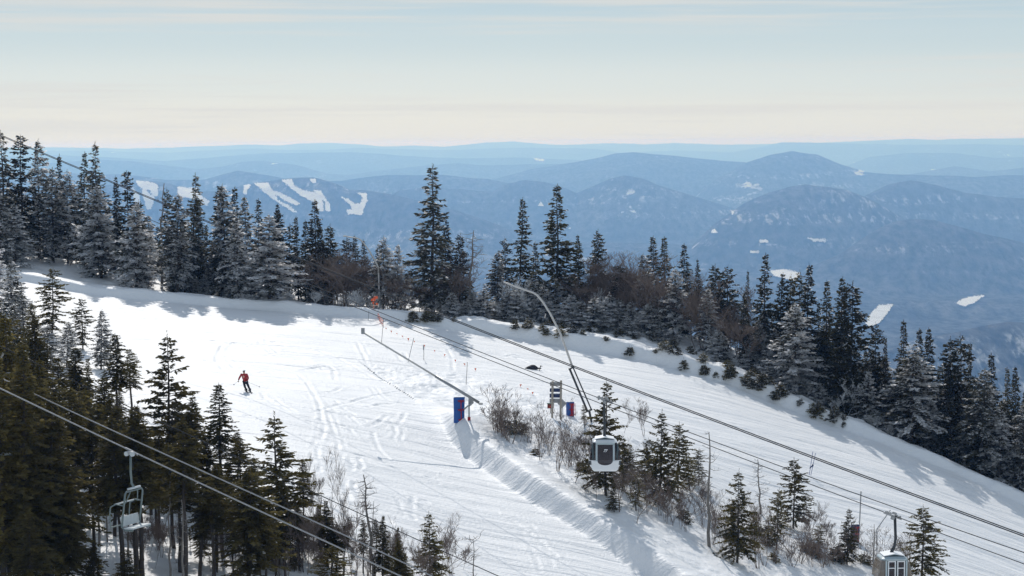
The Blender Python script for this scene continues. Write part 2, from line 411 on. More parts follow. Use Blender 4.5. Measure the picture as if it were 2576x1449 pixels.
# ------------------------------------------------------------------ far country
FLOOR = -600.0
def vf(D): return VH + F * 600.0 / D
def zc(v, D): return -(v - VH) / F * D
LAY = [
 (40000, 3500, [(-900, 380), (-200, 374), (0, 371), (150, 371), (300, 373), (420, 371), (480, 368.5), (560, 366.5), (620, 363), (700, 366), (760, 361.5), (840, 359.5), (900, 363), (960, 368), (1040, 366), (1120, 369), (1170, 365), (1220, 359), (1290, 356.5), (1340, 360), (1400, 365), (1540, 361), (1620, 364), (1700, 360), (1800, 364), (2000, 361), (2150, 356), (2220, 352), (2290, 349.5), (2350, 352), (2420, 349.5), (2576, 347.5), (2800, 346), (3500, 341)]),
 (32000, 2500, [(-900, 380), (0, 378), (250, 380), (420, 384), (520, 378), (650, 374), (800, 378), (900, 372), (1100, 378), (1300, 370), (1500, 374), (1560, 385), (1700, 378), (1840, 384), (1962, 358), (2060, 359), (2180, 362), (2300, 364), (2441, 362), (2576, 366), (3500, 372)]),
 (26000, 2200, [(-900, 405), (0, 398), (100, 390), (230, 393), (420, 404), (560, 394), (700, 385), (900, 384), (1050, 393), (1180, 398), (1300, 396), (1450, 402), (1620, 420), (1800, 430), (2100, 432), (2180, 396), (2290, 384), (2400, 386), (2500, 398), (2576, 394), (3500, 400)]),
 (21000, 1600, [(-900, 420), (100, 412), (240, 402), (340, 405), (430, 418), (500, 426), (560, 418), (610, 405), (660, 401), (750, 414), (826, 437), (880, 440), (937, 432), (1011, 424), (1085, 416), (1160, 412), (1233, 418), (1330, 414), (1415, 412), (1500, 430), (1700, 460), (2250, 440), (2316, 430), (2399, 417), (2486, 430), (2576, 421), (3500, 430)]),
 (17500, 1400, [(-900, 470), (1180, 470), (1330, 430), (1415, 413), (1460, 405), (1510, 396), (1550, 385), (1590, 381), (1660, 387), (1749, 397), (1874, 409), (1945, 435), (2010, 460), (2100, 500), (3500, 520)]),
 (15500, 1100, [(-900, 520), (1720, 520), (1800, 450), (1878, 408), (1930, 393), (1991, 385), (2050, 391), (2112, 415), (2170, 431), (2300, 438), (2450, 445), (2576, 440), (3500, 450)]),
 (14500, 1000, [(-900, 450), (0, 440), (150, 436), (300, 440), (420, 452), (520, 450), (600, 428), (678, 436), (760, 450), (860, 455), (974, 443), (1100, 440), (1230, 450), (1330, 470), (1466, 500), (1700, 540), (3500, 560)]),
 (12500, 800, [(-900, 560), (900, 540), (1000, 478), (1100, 470), (1237, 484), (1270, 466), (1320, 455), (1370, 462), (1407, 471), (1450, 490), (1500, 468), (1535, 450), (1570, 442), (1610, 450), (1653, 468), (1749, 493), (1840, 520), (1950, 560), (3500, 600)]),
 (10500, 700, [(-900, 480), (100, 470), (300, 462), (345, 455), (420, 462), (500, 480), (560, 482), (604, 470), (650, 458), (711, 452), (789, 449), (844, 463), (881, 482), (918, 480), (974, 487), (1040, 498), (1140, 520), (1250, 560), (1350, 600), (3500, 650)]),
 (10000, 600, [(-900, 620), (1740, 620), (1800, 560), (1878, 508), (1930, 484), (1980, 470), (2024, 465), (2080, 468), (2128, 477), (2180, 500), (2233, 530), (2300, 570), (2380, 620), (3500, 650)]),
 (11500, 650, [(-900, 600), (2050, 600), (2120, 530), (2178, 489), (2230, 465), (2287, 454), (2350, 464), (2420, 485), (2500, 496), (2576, 500), (2700, 505), (3500, 520)]),
 (8600, 520, [(-900, 693), (2000, 693), (2110, 640), (2170, 600), (2215, 575), (2255, 558), (2300, 552), (2345, 556), (2400, 572), (2470, 592), (2560, 615), (2700, 650), (3500, 693)]),
 (7200, 380, [(-900, 761), (1100, 761), (1250, 700), (1400, 680), (1550, 700), (1750, 761), (3500, 761)]),
 (5000, 300, [(-900, 945), (2050, 945), (2230, 880), (2357, 843), (2450, 824), (2545, 813), (2650, 820), (2800, 850), (3500, 900)]),
]
def far_z(x, D):
    U = CU + x / D * F * cp
    z = FLOOR + 22 * fbm(x / 1500, D / 1500, 71, 3) + 0 * x
    warp = 1 + 0.0 * x
    for i, (D0, w, line) in enumerate(LAY):
        la = np.array(line, float); vv = np.interp(U, la[:, 0], la[:, 1])
        c = zc(vv, D0)
        Dw = D + w * 0.9 * fbm(x / (w * 2.2), D / (w * 4) + 3.3 * i, 80 + i, 3)
        g = np.exp(-np.abs((Dw - D0) / w) ** 1.8 * 0.8)
        c = c + (c - FLOOR) * (0.012, 0.02)[i] * fbm(x / (w * .55), D / (w * .55), 95 + i, 4) if i < 2 else c + (c - FLOOR) * 0.05 * fbm(x / (w * .55), D / (w * .55), 95 + i, 4)
        z = np.maximum(z, FLOOR - 40 + (c - FLOOR + 40) * g)
    z = z + D * 0.00034 * fbm(x / 420, D / 420, 120, 4)
    # the near flank of this mountain
    fl = -62 - 0.36 * (D - 235)
    return np.maximum(z, fl)
ts = np.unique(np.concatenate([np.linspace(-0.42, -0.27, 40), np.linspace(-0.27, 0.27, 620), np.linspace(0.27, 0.42, 40)]))
Df = np.concatenate([np.geomspace(235, 2600, 60, endpoint=False), np.geomspace(2600, 41500, 640)])
TT, DF = np.meshgrid(ts, Df); XF = TT * DF
ZF = far_z(XF, DF)
nr, nc = TT.shape; idx = np.arange(nr * nc).reshape(nr, nc)
q = np.stack([idx[:-1, :-1], idx[:-1, 1:], idx[1:, 1:], idx[1:, :-1]], -1).reshape(-1, 4)
me = mesh_np('hills', np.stack([XF.ravel(), DF.ravel(), ZF.ravel()], 1), quads=q, smooth=True)
def hill_mat():
    m, nt, b = nodes_of('wooded_hills'); L = nt.links
    b.inputs['Roughness'].default_value = 1.0; b.inputs['Specular IOR Level'].default_value = 0.0
    tc = nt.nodes.new('ShaderNodeTexCoord')
    def noise(sc, detail=4, rough=0.55):
        mp = nt.nodes.new('ShaderNodeMapping'); mp.inputs['Scale'].default_value = sc
        n = nt.nodes.new('ShaderNodeTexNoise'); n.inputs['Scale'].default_value = 1; n.inputs['Detail'].default_value = detail; n.inputs['Roughness'].default_value = rough
        L.new(tc.outputs['Object'], mp.inputs[0]); L.new(mp.outputs[0], n.inputs['Vector']); return n.outputs['Fac']
    def rng(src, a, b_, c=0.0, d=1.0):
        n = nt.nodes.new('ShaderNodeMapRange'); n.interpolation_type = 'SMOOTHSTEP'
        n.inputs['From Min'].default_value = a; n.inputs['From Max'].default_value = b_; n.inputs['To Min'].default_value = c; n.inputs['To Max'].default_value = d
        L.new(src, n.inputs['Value']); return n.outputs[0]
    def mul(a, b_):
        n = nt.nodes.new('ShaderNodeMath'); n.operation = 'MULTIPLY'; L.new(a, n.inputs[0]); L.new(b_, n.inputs[1]); return n.outputs[0]
    def add(a, b_):
        n = nt.nodes.new('ShaderNodeMath'); n.operation = 'ADD'; n.use_clamp = True; L.new(a, n.inputs[0]); L.new(b_, n.inputs[1]); return n.outputs[0]
    geo = nt.nodes.new('ShaderNodeNewGeometry'); sx = nt.nodes.new('ShaderNodeSeparateXYZ'); L.new(geo.outputs['Normal'], sx.inputs[0])
    steep = rng(sx.outputs['Z'], 0.995, 0.93)
    patch = rng(noise((1 / 1900, 1 / 1900, 1 / 75), 5), 0.47, 0.62)
    speck = rng(noise((1 / 34, 1 / 120, 1 / 90), 5, .7), 0.48, 0.68)
    s1 = mul(mul(patch, speck), steep)
    clear = rng(noise((1 / 260, 1 / 520, 1 / 520), 4, .65), 0.66, 0.70)
    gate = rng(noise((1 / 3000, 1 / 3000, 1 / 3000), 2), 0.44, 0.56)
    s2 = mul(clear, gate)
    s1m = nt.nodes.new('ShaderNodeMath'); s1m.operation = 'MULTIPLY'; s1m.inputs[1].default_value = .62; L.new(s1, s1m.inputs[0]); snow = add(s1m.outputs[0], s2)
    tone = noise((1 / 700, 1 / 700, 1 / 300), 5); cell = rng(noise((1 / 38, 1 / 110, 1 / 70), 6, .75), .3, .72)
    m1 = nt.nodes.new('ShaderNodeMix'); m1.data_type = 'RGBA'
    m1.inputs[6].default_value = (0.035, 0.045, 0.052, 1); m1.inputs[7].default_value = (0.30, 0.31, 0.33, 1)
    L.new(mul(tone, cell), m1.inputs[0])
    m2 = nt.nodes.new('ShaderNodeMix'); m2.data_type = 'RGBA'; m2.inputs[7].default_value = (0.80, 0.82, 0.84, 1)
    bh = nt.nodes.new('ShaderNodeBump'); bh.inputs['Strength'].default_value = .55; bh.inputs['Distance'].default_value = 28.0; L.new(cell, bh.inputs['Height']); L.new(bh.outputs[0], b.inputs['Normal'])
    L.new(snow, m2.inputs[0]); L.new(m1.outputs[2], m2.inputs[6]); L.new(m2.outputs[2], b.inputs['Base Color'])
    return m
M['hills'] = hill_mat()
tag(obj('hills', me, M['hills']), 'blue wooded hills rolling to the horizon beyond a broad valley', 'hills', kind='structure')

# snow clearings and ski runs far off: sheets that follow the terrain
def interpZ(x, D):
    t = x / D; ci = np.interp(t, ts, np.arange(len(ts))); ri = np.interp(D, Df, np.arange(len(Df)))
    c0 = np.clip(ci.astype(int), 0, len(ts) - 2); r0 = np.clip(ri.astype(int), 0, len(Df) - 2); fc = ci - c0; fr = ri - r0
    return (ZF[r0, c0] * (1 - fc) + ZF[r0, c0 + 1] * fc) * (1 - fr) + (ZF[r0 + 1, c0] * (1 - fc) + ZF[r0 + 1, c0 + 1] * fc) * fr
def inside(poly, u, v):
    c = np.zeros(u.shape, bool); n = len(poly)
    for i in range(n):
        x0, y0 = poly[i]; x1, y1 = poly[(i + 1) % n]
        if y0 == y1: continue
        m = ((v < y0) != (v < y1)) & (u < (x1 - x0) * (v - y0) / (y1 - y0) + x0); c ^= m
    return c
def far_patch(poly, name, step=1.1, ragged=1.5):
    pa = np.array(poly, float); u0, v0 = pa.min(0) - 2; u1, v1 = pa.max(0) + 2
    gu = np.arange(u0, u1 + step, step); gv = np.arange(v0, v1 + step, step)
    U, Vv = np.meshgrid(gu, gv)
    Dm = np.geomspace(3000, 41000, 1400)
    pts = np.zeros(U.shape + (3,))
    for i in range(U.shape[0]):
        uu = np.repeat(U[i][:, None], len(Dm), 1); vv = np.repeat(Vv[i][:, None], len(Dm), 1); dd = np.repeat(Dm[None], U.shape[1], 0)
        p = P(uu, vv, dd)
        zz = interpZ(p[..., 0].ravel(), p[..., 1].ravel()).reshape(uu.shape)
        k = np.argmax(p[..., 2] < zz, axis=1)
        k = np.where(k == 0, len(Dm) - 1, k)
        Dh = Dm[k]
        # refine between the two samples
        pl = np.maximum(k - 1, 0); a = (p[np.arange(len(k)), pl, 2] - zz[np.arange(len(k)), pl]); b = (p[np.arange(len(k)), k, 2] - zz[np.arange(len(k)), k])
        f = a / np.where(np.abs(a - b) < 1e-6, 1, a - b); Dh = Dm[pl] + (Dm[k] - Dm[pl]) * np.clip(f, 0, 1)
        q_ = P(U[i], Vv[i], Dh); pts[i] = q_
    pts[..., 2] += 5.0; pts[..., 1] -= 8.0
    rg = ragged * min(1.0, max(u1 - u0, 8) / 40)
    ju = rg * fbm(U * 0.55, Vv * 0.3, 5, 3) * 2.6; jv = rg * fbm(U * 0.55, Vv * 0.5, 8, 3) * 2.6
    ok = inside(poly, U + ju, Vv + jv)
    h, w = U.shape; idx = np.arange(h * w).reshape(h, w)
    cell = (ok[:-1, :-1] | ok[1:, 1:])
    jump = np.abs(pts[1:, :-1, 1] - pts[:-1, :-1, 1]) < 1500
    cell &= jump
    q = np.stack([idx[:-1, :-1], idx[1:, :-1], idx[1:, 1:], idx[:-1, 1:]], -1)[cell]
    if not len(q): return None
    used, inv = np.unique(q, return_inverse=True)
    me = mesh_np(name, pts.reshape(-1, 3)[used], quads=inv.reshape(-1, 4), smooth=True)
    return me
def c2(pts): return [((900 + x / 1.811) * .67083, (400 + y / 1.811) * .67083) for x, y in pts]
def c1(pts): return [(x * .3241, 268.3 + y * .3241) for x, y in pts]
def c4(pts): return [(1878 + x * .41675, 268.3 + y * .41675) for x, y in pts]
def c3(pts): return [(1207.4 + x * .41665, 268.3 + y * .41665) for x, y in pts]
RUNS = [c2([(25, 600), (30, 540), (75, 535), (50, 570), (45, 600)]),
        c2([(98, 528), (190, 523), (215, 570), (300, 605), (410, 665), (380, 675), (300, 640), (262, 605), (238, 605), (262, 645), (335, 680), (390, 725), (350, 715), (235, 640), (185, 600)]),
        c2([(285, 505), (352, 500), (365, 540), (440, 578), (500, 588), (542, 610), (567, 660), (567, 718), (528, 712), (498, 650), (420, 612), (350, 562)]),
        c2([(505, 575), (552, 578), (582, 630), (612, 670), (614, 718), (583, 716), (578, 650), (540, 620)]),
        c2([(690, 620), (740, 635), (785, 672), (818, 665), (836, 630), (825, 608), (788, 590), (860, 596), (864, 640), (845, 680), (832, 738), (790, 742), (760, 732), (733, 743), (726, 709), (762, 705), (762, 680), (720, 650)]),
        c2([(478, 498), (515, 498), (518, 522), (488, 522)]),
        c1([(1050, 578), (1110, 583), (1225, 610), (1228, 700), (1190, 705), (1168, 655), (1095, 640)]),
        c1([(1115, 640), (1200, 715), (1175, 800), (1145, 800), (1105, 680)]),
        c1([(1035, 640), (1085, 700), (1088, 790), (1045, 790)]),
        c1([(1380, 628), (1535, 640), (1545, 690), (1625, 740), (1605, 775), (1500, 722), (1380, 695)])]
FIELDS = [c4([(365, 796), (420, 804), (480, 806), (475, 822), (400, 816)]), c4([(140, 998), (190, 992), (240, 988), (320, 1012), (305, 1058), (240, 1045), (160, 1022)]),
          c4([(718, 1315), (738, 1270), (800, 1205), (882, 1198), (850, 1250), (795, 1312), (740, 1340)]), c4([(1258, 1190), (1330, 1158), (1435, 1143), (1365, 1192), (1310, 1212)]),
          c4([(20, 876), (72, 876), (72, 886), (20, 886)]), c4([(80, 810), (122, 810), (122, 822), (80, 822)]), c4([(674, 384), (716, 390), (704, 400), (676, 394)]),
          c3([(325, 312), (388, 322), (385, 332), (340, 326)]), c3([(352, 603), (368, 578), (384, 603)]), c3([(1632, 876), (1682, 876), (1682, 888), (1632, 888)]),
          c3([(1688, 812), (1738, 814), (1738, 824), (1688, 824)]), c3([(1513, 628), (1532, 638), (1522, 660)]), c3([(1398, 755), (1415, 742), (1434, 766), (1400, 768)])]
rows_of = lambda polys: [far_patch(p, 'far_snow') for p in polys]
hill_labels = []
for k, polyl in enumerate((RUNS, FIELDS)):
    for p in polyl:
        me = far_patch(p, 'far_snow')
        if me is None: continue
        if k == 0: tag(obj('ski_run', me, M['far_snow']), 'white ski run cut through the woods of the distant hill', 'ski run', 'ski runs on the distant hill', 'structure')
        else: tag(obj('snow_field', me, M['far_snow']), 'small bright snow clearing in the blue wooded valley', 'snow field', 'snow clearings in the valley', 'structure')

# ------------------------------------------------------------------ tree meshes
def conifer(seed, H, rad, crown0, frost, dense=1.0, droop=0.35, ragged=0.25, taper=0.85, leaf=0.30, bare_tip=0.03, frost_dir=0.0, spacing=0.30, topheavy=0.0):
    r = np.random.default_rng(seed)
    V_ = []; Fr = []; To = []; tw = MB()
    lean = r.normal(0, 0.012, 2)
    asym, aa = abs(r.normal(0, .22)), r.uniform(0, 6.28)
    def axis(z): return np.array([lean[0] * z + 0.05 * math.sin(z * .9 + seed), lean[1] * z + 0.05 * math.cos(z * .7 + seed * 2), z])
    z = H * crown0; n_side = 0
    while z < H * (1 - bare_tip * 0.3):
        t = (z - H * crown0) / (H * (1 - crown0))
        prof = (1 - t) ** taper * min(1.0, 0.55 + t * 2.2)
        if topheavy: prof *= 1 - topheavy * (1 - t) * 0.6
        L0 = rad * prof + 0.12
        nb = int(round((5 + 2.0 * (1 - t)) * dense))
        a0 = r.uniform(0, 6.28)
        wl = 1 + ragged * r.normal()
        for k in range(max(3, nb)):
            if r.random() < 0.10 + ragged * 0.25: continue
            a = a0 + 6.283 * k / nb + r.normal(0, 0.35)
            L = min(1.3 * L0 + .15, max(0.15, L0 * max(0.35, wl + ragged * 1.1 * r.normal())) * (1 + asym * math.cos(a - aa)))
            b0 = axis(z + r.uniform(-.1, .1) * spacing * 3)
            dh = np.array([math.cos(a), math.sin(a), 0]); sd = np.array([-dh[1], dh[0], 0])
            up0 = 0.35 * t - 0.05 + 0.12 * r.normal(); dr = droop * (1 - t * .7) * (1 + 0.4 * r.normal())
            tone = np.clip(r.normal(0.45, 0.25), 0, 1); bf = r.normal(0, 0.45)
            side = (dh[0] * 0.75 - dh[1] * 0.65) * frost_dir
            def pt(s): return b0 + dh * L * s + np.array([0, 0, L * (up0 * s - dr * s * s + 0.22 * dr * s ** 4)])
            if L > 0.5: tw.tube([pt(0), pt(.5), pt(.85)], [0.028, 0.018, 0.008], 3, False)
            n = max(3, int(L / leaf * 2.6))
            for j in range(n):
                s = 0.12 + 0.88 * (j + r.random()) / n
                if s < 0.3 and r.random() < 0.45: continue
                c = pt(s)
                for sg in (-1, 1, 0):
                    if sg == 0 and r.random() < 0.35: continue
                    an = sg * r.uniform(0.45, 1.05)
                    d = dh * math.cos(an) + sd * math.sin(an)
                    d = d + np.array([0, 0, r.normal(-0.10, 0.26) - (0.12 if sg else 0)])
                    d /= np.linalg.norm(d)
                    ln = leaf * r.uniform(0.7, 1.5) * (1.15 - 0.45 * s) * (0.65 + 0.6 * min(1, L / rad + .3))
                    w = ln * r.uniform(0.16, 0.27)
                    wv = np.cross(d, np.array([0, 0, 1.0])); wv /= (np.linalg.norm(wv) + 1e-6)
                    ro = r.uniform(-1.1, 1.1); wv = wv * math.cos(ro) + np.cross(wv, d) * math.sin(ro)
                    V_ += [c, c + d * ln * .45 + wv * w, c + d * ln, c + d * ln * .5 - wv * w]
                    f = frost * (0.55 + 0.8 * s) + bf * frost * 1.2 + side * frost * .9 + r.normal(0, 0.18) * (frost > 0.02)
                    f = float(np.clip(.95 + r.normal(0, .08), 0, 1)) if r.random() < f else float(r.random() * .12 * (frost > .1)) + .02
                    fo = min(1, f * 1.15)
                    Fr += [f * .5, f, fo, f]; To += [tone * .6, tone, min(1, tone + .25), tone]
        z += spacing * r.uniform(0.7, 1.3) * (0.65 + 0.5 * (1 - t))
    # leader
    for k in range(10):
        c = axis(H * (1 - bare_tip) + k * 0.05); a = r.uniform(0, 6.28); d = np.array([math.cos(a) * .5, math.sin(a) * .5, .8]); d /= np.linalg.norm(d)
        w = np.cross(d, [0, 0, 1.0]); w /= np.linalg.norm(w); ln = leaf * .6
        V_ += [c, c + d * ln * .4 + w * ln * .15, c + d * ln, c + d * ln * .4 - w * ln * .15]; f = min(1, frost); Fr += [f * .6] * 4; To += [.5] * 4
    q = np.arange(len(V_)).reshape(-1, 4)
    crown = mesh_np('crown', np.array(V_), quads=q, attrs={'frost': Fr, 'tone': To})
    tk = MB(); R0 = 0.012 * H + 0.03
    zs = np.linspace(-0.6, H * 1.0, 9)
    tk.tube([axis(z_) for z_ in zs], [max(0.012, R0 * (1 - max(0, z_) / H) ** .8) for z_ in zs], 7)
    # dead stubs on the bare lower trunk
    rr = random.Random(seed)
    for k in range(int(H * crown0 * 6)):
        z_ = rr.uniform(0.1, 1) * H * crown0; a = rr.uniform(0, 6.28); L = rr.uniform(.25, 1.0)
        b = axis(z_); tk.tube([b, b + np.array([math.cos(a) * L * .6, math.sin(a) * L * .6, rr.uniform(-.1, .05)]), b + np.array([math.cos(a) * L, math.sin(a) * L, -L * .3 * rr.random()])], [.02, .014, .006], 3, False)
    off = len(tk.v); tk.v += tw.v; tk.f += [tuple(i + off for i in f) for f in tw.f]
    tm = bpy.data.meshes.new('trunk'); tm.from_pydata(tk.v, [], tk.f); tm.update()
    tm.materials.append(M['bark'])
    return {'trunk': tm, 'crown': crown, 'H': H}

def branching(seed, H, stems, depth, spread=0.5, r0=0.05, kids=3, curve=0.25, tipr=0.008, sides=4, bushy=1.0, split=0.5):
    r = random.Random(seed); tk = MB(); br = MB()
    def grow(p, d, L, rad, lev):
        n = 3; pts = [p]; dd = d.copy(); q = p.copy(); rs = [rad]
        for i in range(n):
            dd = (dd + Vector((r.gauss(0, curve), r.gauss(0, curve), r.gauss(0.06, curve * .6)))).normalized()
            q = q + dd * (L / n); pts.append(q.copy()); rs.append(max(tipr, rad * (1 - (i + 1) / n * 0.55)))
        (tk if lev == 0 else br).tube(pts, rs, sides if lev == 0 else 3, False)
        if lev >= depth: return
        for k in range(max(2, int(kids * bushy + r.random() * 2))):
            f = r.uniform(0.25, 1.0); i = min(n - 1, int(f * n)); b = pts[i].lerp(pts[i + 1], f * n - i)
            a = r.uniform(0, 6.28); perp = Vector((math.cos(a), math.sin(a), r.uniform(-.1, .3)))
            nd = (dd * (1 - spread) + perp * spread + Vector((0, 0, 0.18))).normalized()
            grow(b, nd, L * r.uniform(0.40, 0.70), max(tipr, rad * 0.5), lev + 1)
    for s in range(stems):
        a = r.uniform(0, 6.28); lean = r.uniform(0.05, 0.35) if stems > 1 else 0.05
        grow(Vector((math.cos(a) * .1 * (stems > 1), math.sin(a) * .1 * (stems > 1), -0.2)), Vector((math.cos(a) * lean, math.sin(a) * lean, 1)).normalized(), H * (r.uniform(.5, .72) if stems > 1 else split), r0 * r.uniform(.7, 1.1), 0)
    zmax = max(v[2] for v in tk.v + br.v)
    out = {'H': zmax}
    for nm, mb in (('trunk', tk), ('branches', br)):
        m_ = bpy.data.meshes.new(nm); m_.from_pydata(mb.v, [], mb.f); m_.update(); out[nm] = m_
    return out

def snag(seed, H, stubs, r0=0.13, hook=False, long=0.5):
    r = random.Random(seed); tk = MB(); br = MB()
    pts = [Vector((0, 0, -.5))]; p = Vector((0, 0, 0)); zs = 8
    for i in range(1, zs + 1):
        pts.append(Vector((r.gauss(0, .06) + (.03 * i if hook else 0), r.gauss(0, .06), H * i / zs)))
    tk.tube(pts, [r0 * (1.1 - .85 * i / zs) for i in range(zs + 1)], 7)
    for k in range(stubs):
        f = r.uniform(.25, .99); z = f * H; i = min(zs - 1, int(f * zs)); b = pts[i].lerp(pts[i + 1], f * zs - i)
        a = r.uniform(0, 6.28); L = r.uniform(.3, 1.0) * long * (1.3 - .5 * f) * 2
        d = Vector((math.cos(a), math.sin(a), r.uniform(-.3, .25)))
        e1 = b + d * L * .5; e2 = b + d * L + Vector((0, 0, r.uniform(-.15, .35) * L))
        br.tube([b, e1, e2], [.03, .02, .009], 3, False)
        for m_ in range(r.randint(1, 4) if L > .6 else 0):
            q = e1.lerp(e2, r.random()); br.tube([q, q + Vector((r.gauss(0, .25), r.gauss(0, .25), r.uniform(.0, .35)))], [.012, .006], 3, False)
    out = {'H': H}
    for nm, mb in (('trunk', tk), ('branches', br)):
        m_ = bpy.data.meshes.new(nm); m_.from_pydata(mb.v, [], mb.f); m_.update(); out[nm] = m_
    return out

PROTO = {
 'dark': [conifer(1, 12, 2.6, .06, .03, dense=1.15, leaf=.34, taper=1.1), conifer(2, 12, 2.9, .08, .06, ragged=.32, dense=1.1, leaf=.35, taper=1.15), conifer(3, 12, 2.3, .05, .02, dense=1.3, leaf=.32, taper=1.0), conifer(4, 12, 2.6, .12, .04, ragged=.4, taper=.7, leaf=.36), conifer(5, 12, 2.2, .15, .05, ragged=.6, taper=.55, leaf=.32, bare_tip=.10), conifer(6, 12, 1.7, .08, .03, ragged=.3, taper=.9, leaf=.30, dense=1.3)],
 'slim': [conifer(11, 13, 2.2, .08, .16, taper=1.0, ragged=.3, leaf=.36), conifer(12, 13, 1.7, .15, .04, taper=.6, ragged=.4, leaf=.34)],
 'semi': [conifer(21, 12, 2.8, .08, .46, frost_dir=.6, leaf=.38, dense=1.1), conifer(22, 12, 2.6, .10, .40, frost_dir=.5, ragged=.35, leaf=.36, dense=1.1), conifer(23, 12, 3.0, .13, .52, frost_dir=.5, ragged=.35, taper=.75, leaf=.38, dense=1.1), conifer(24, 12, 2.4, .12, .38, frost_dir=.7, taper=.7, leaf=.36, dense=1.1)],
 'frost': [conifer(31, 10, 3.0, .04, .95, frost_dir=.2, droop=.1, dense=1.25, leaf=.36), conifer(32, 10, 2.8, .05, .85, frost_dir=.3, droop=.2, dense=1.2, leaf=.34), conifer(33, 10, 2.5, .06, .9, frost_dir=.2, ragged=.35, dense=1.1, leaf=.34)],
 'fg': [conifer(41, 15, 2.3, .44, .0, droop=.45, ragged=.3, leaf=.28, dense=1.45, spacing=.24, taper=1.1), conifer(42, 15, 2.1, .50, .0, droop=.4, ragged=.42, leaf=.27, taper=.95, spacing=.24, dense=1.3), conifer(43, 13, 2.5, .14, .0, droop=.4, ragged=.3, leaf=.28, spacing=.24, dense=1.4, taper=1.1), conifer(44, 15, 1.8, .56, .0, droop=.5, ragged=.5, taper=.85, leaf=.27, spacing=.25, dense=1.3), conifer(45, 15, 1.6, .38, .0, droop=.55, ragged=.45, taper=.9, leaf=.26, spacing=.24, dense=1.3)],
 'open': [conifer(51, 8, 2.1, .10, .02, dense=1.05, ragged=.38, droop=.3, leaf=.27, spacing=.25), conifer(52, 8, 2.3, .12, .02, dense=1.0, ragged=.5, droop=.25, taper=.6, leaf=.27, spacing=.25), conifer(53, 8, 2.0, .16, .05, dense=1.0, ragged=.45, droop=.35, taper=.7, leaf=.27, spacing=.26)],
 'small': [conifer(61, 3.5, 1.2, .02, .92, leaf=.26, spacing=.18, droop=.1), conifer(62, 3.5, 1.1, .02, .95, leaf=.24, spacing=.18, droop=.05), conifer(63, 3.5, 1.2, .02, .8, leaf=.26, spacing=.18, droop=.15)],
 'tuft': [conifer(71, 1.4, .75, .02, .10, leaf=.26, spacing=.14, droop=0, ragged=.5), conifer(72, 1.3, .9, .02, .18, leaf=.28, spacing=.15, droop=.1, ragged=.5)],
 'bare': [branching(101, 7, 1, 4, .46, .07, 4, .15, .010, split=.72), branching(102, 7, 1, 4, .42, .06, 5, .17, .010, split=.75), branching(103, 6.5, 2, 4, .4, .05, 4, .12, .010)],
 'shrub': [branching(111, 3, 5, 3, .48, .026, 2, .20, .009), branching(112, 3, 3, 3, .52, .028, 3, .24, .009), branching(113, 3, 7, 2, .50, .020, 2, .18, .009), branching(114, 3, 2, 4, .50, .03, 2, .26, .009)],
 'rime': [branching(121, 3.5, 4, 3, .50, .03, 4, .20, .014), branching(122, 4, 2, 4, .52, .035, 4, .20, .013)],
 'snag': [snag(131, 8, 22), snag(132, 8, 10), snag(133, 7, 55, hook=True, long=.8), snag(134, 8, 34, long=.6)],
}
NAMES = {'dark': 'spruce_tree', 'slim': 'spruce_tree', 'semi': 'frosted_spruce', 'frost': 'frosted_spruce', 'fg': 'spruce_tree', 'open': 'spruce_tree', 'small': 'young_fir', 'tuft': 'dwarf_fir',
         'bare': 'bare_tree', 'shrub': 'bare_shrub', 'rime': 'rimed_shrub', 'snag': 'dead_tree'}
CATS = {'dark': 'spruce tree', 'slim': 'spruce tree', 'semi': 'spruce tree', 'frost': 'spruce tree', 'fg': 'spruce tree', 'open': 'spruce tree', 'small': 'young fir', 'tuft': 'dwarf fir',
        'bare': 'bare tree', 'shrub': 'shrub', 'rime': 'shrub', 'snag': 'dead tree'}
MATS = {'dark': ('bark', 'needle'), 'slim': ('bark', 'needle'), 'semi': ('bark', 'needle'), 'frost': ('bark_pale', 'needle'), 'fg': ('bark', 'needle_olive'), 'open': ('bark', 'needle_olive'), 'small': ('bark', 'needle'),
        'tuft': ('bark', 'needle_olive'), 'bare': ('twig', 'twig'), 'shrub': ('twig', 'twig'), 'rime': ('twig_frost', 'twig_frost'), 'snag': ('bark_pale', 'bark_pale')}
for k, pl in PROTO.items():
    for p_ in pl:
        for part, mm in zip([x for x in p_ if x != 'H'], MATS[k]):
            if not p_[part].materials: p_[part].materials.append(M[mm])
tr_r = random.Random(77); cyc = {}
def plant(kind, x, y, h, label, group=None, var=None, wide=1.0, sink=0.0, rot=None, lean=0.0):
    pl = PROTO[kind]
    if var is None: cyc[kind] = cyc.get(kind, -1) + 1; var = cyc[kind] % len(pl)
    p = pl[var % len(pl)]
    e = empty(NAMES[kind], (x, y, gz(x, y) - sink), 0)
    s = h / p['H']; w = s * wide * tr_r.uniform(.92, 1.08)
    e.scale = (w, w, s)
    rz = rot if rot is not None else (tr_r.uniform(-.6, .6) if kind in ('semi', 'frost') else tr_r.uniform(0, 6.28))
    e.rotation_euler = (lean * tr_r.uniform(-.3, .3), lean, rz) if lean else (tr_r.gauss(0, .022), tr_r.gauss(0, .022), rz)
    for part in p:
        if part == 'H': continue
        o = bpy.data.objects.new(part, p[part]); COL.objects.link(o); o.parent = e
    tag(e, label, CATS[kind], group)
    return e
footu = np.array([f[0] for f in FOOT], float); footD = np.array([f[2] for f in FOOT], float)
toev = np.array([f[1] for f in TOE], float); toeu = np.array([f[0] for f in TOE], float)
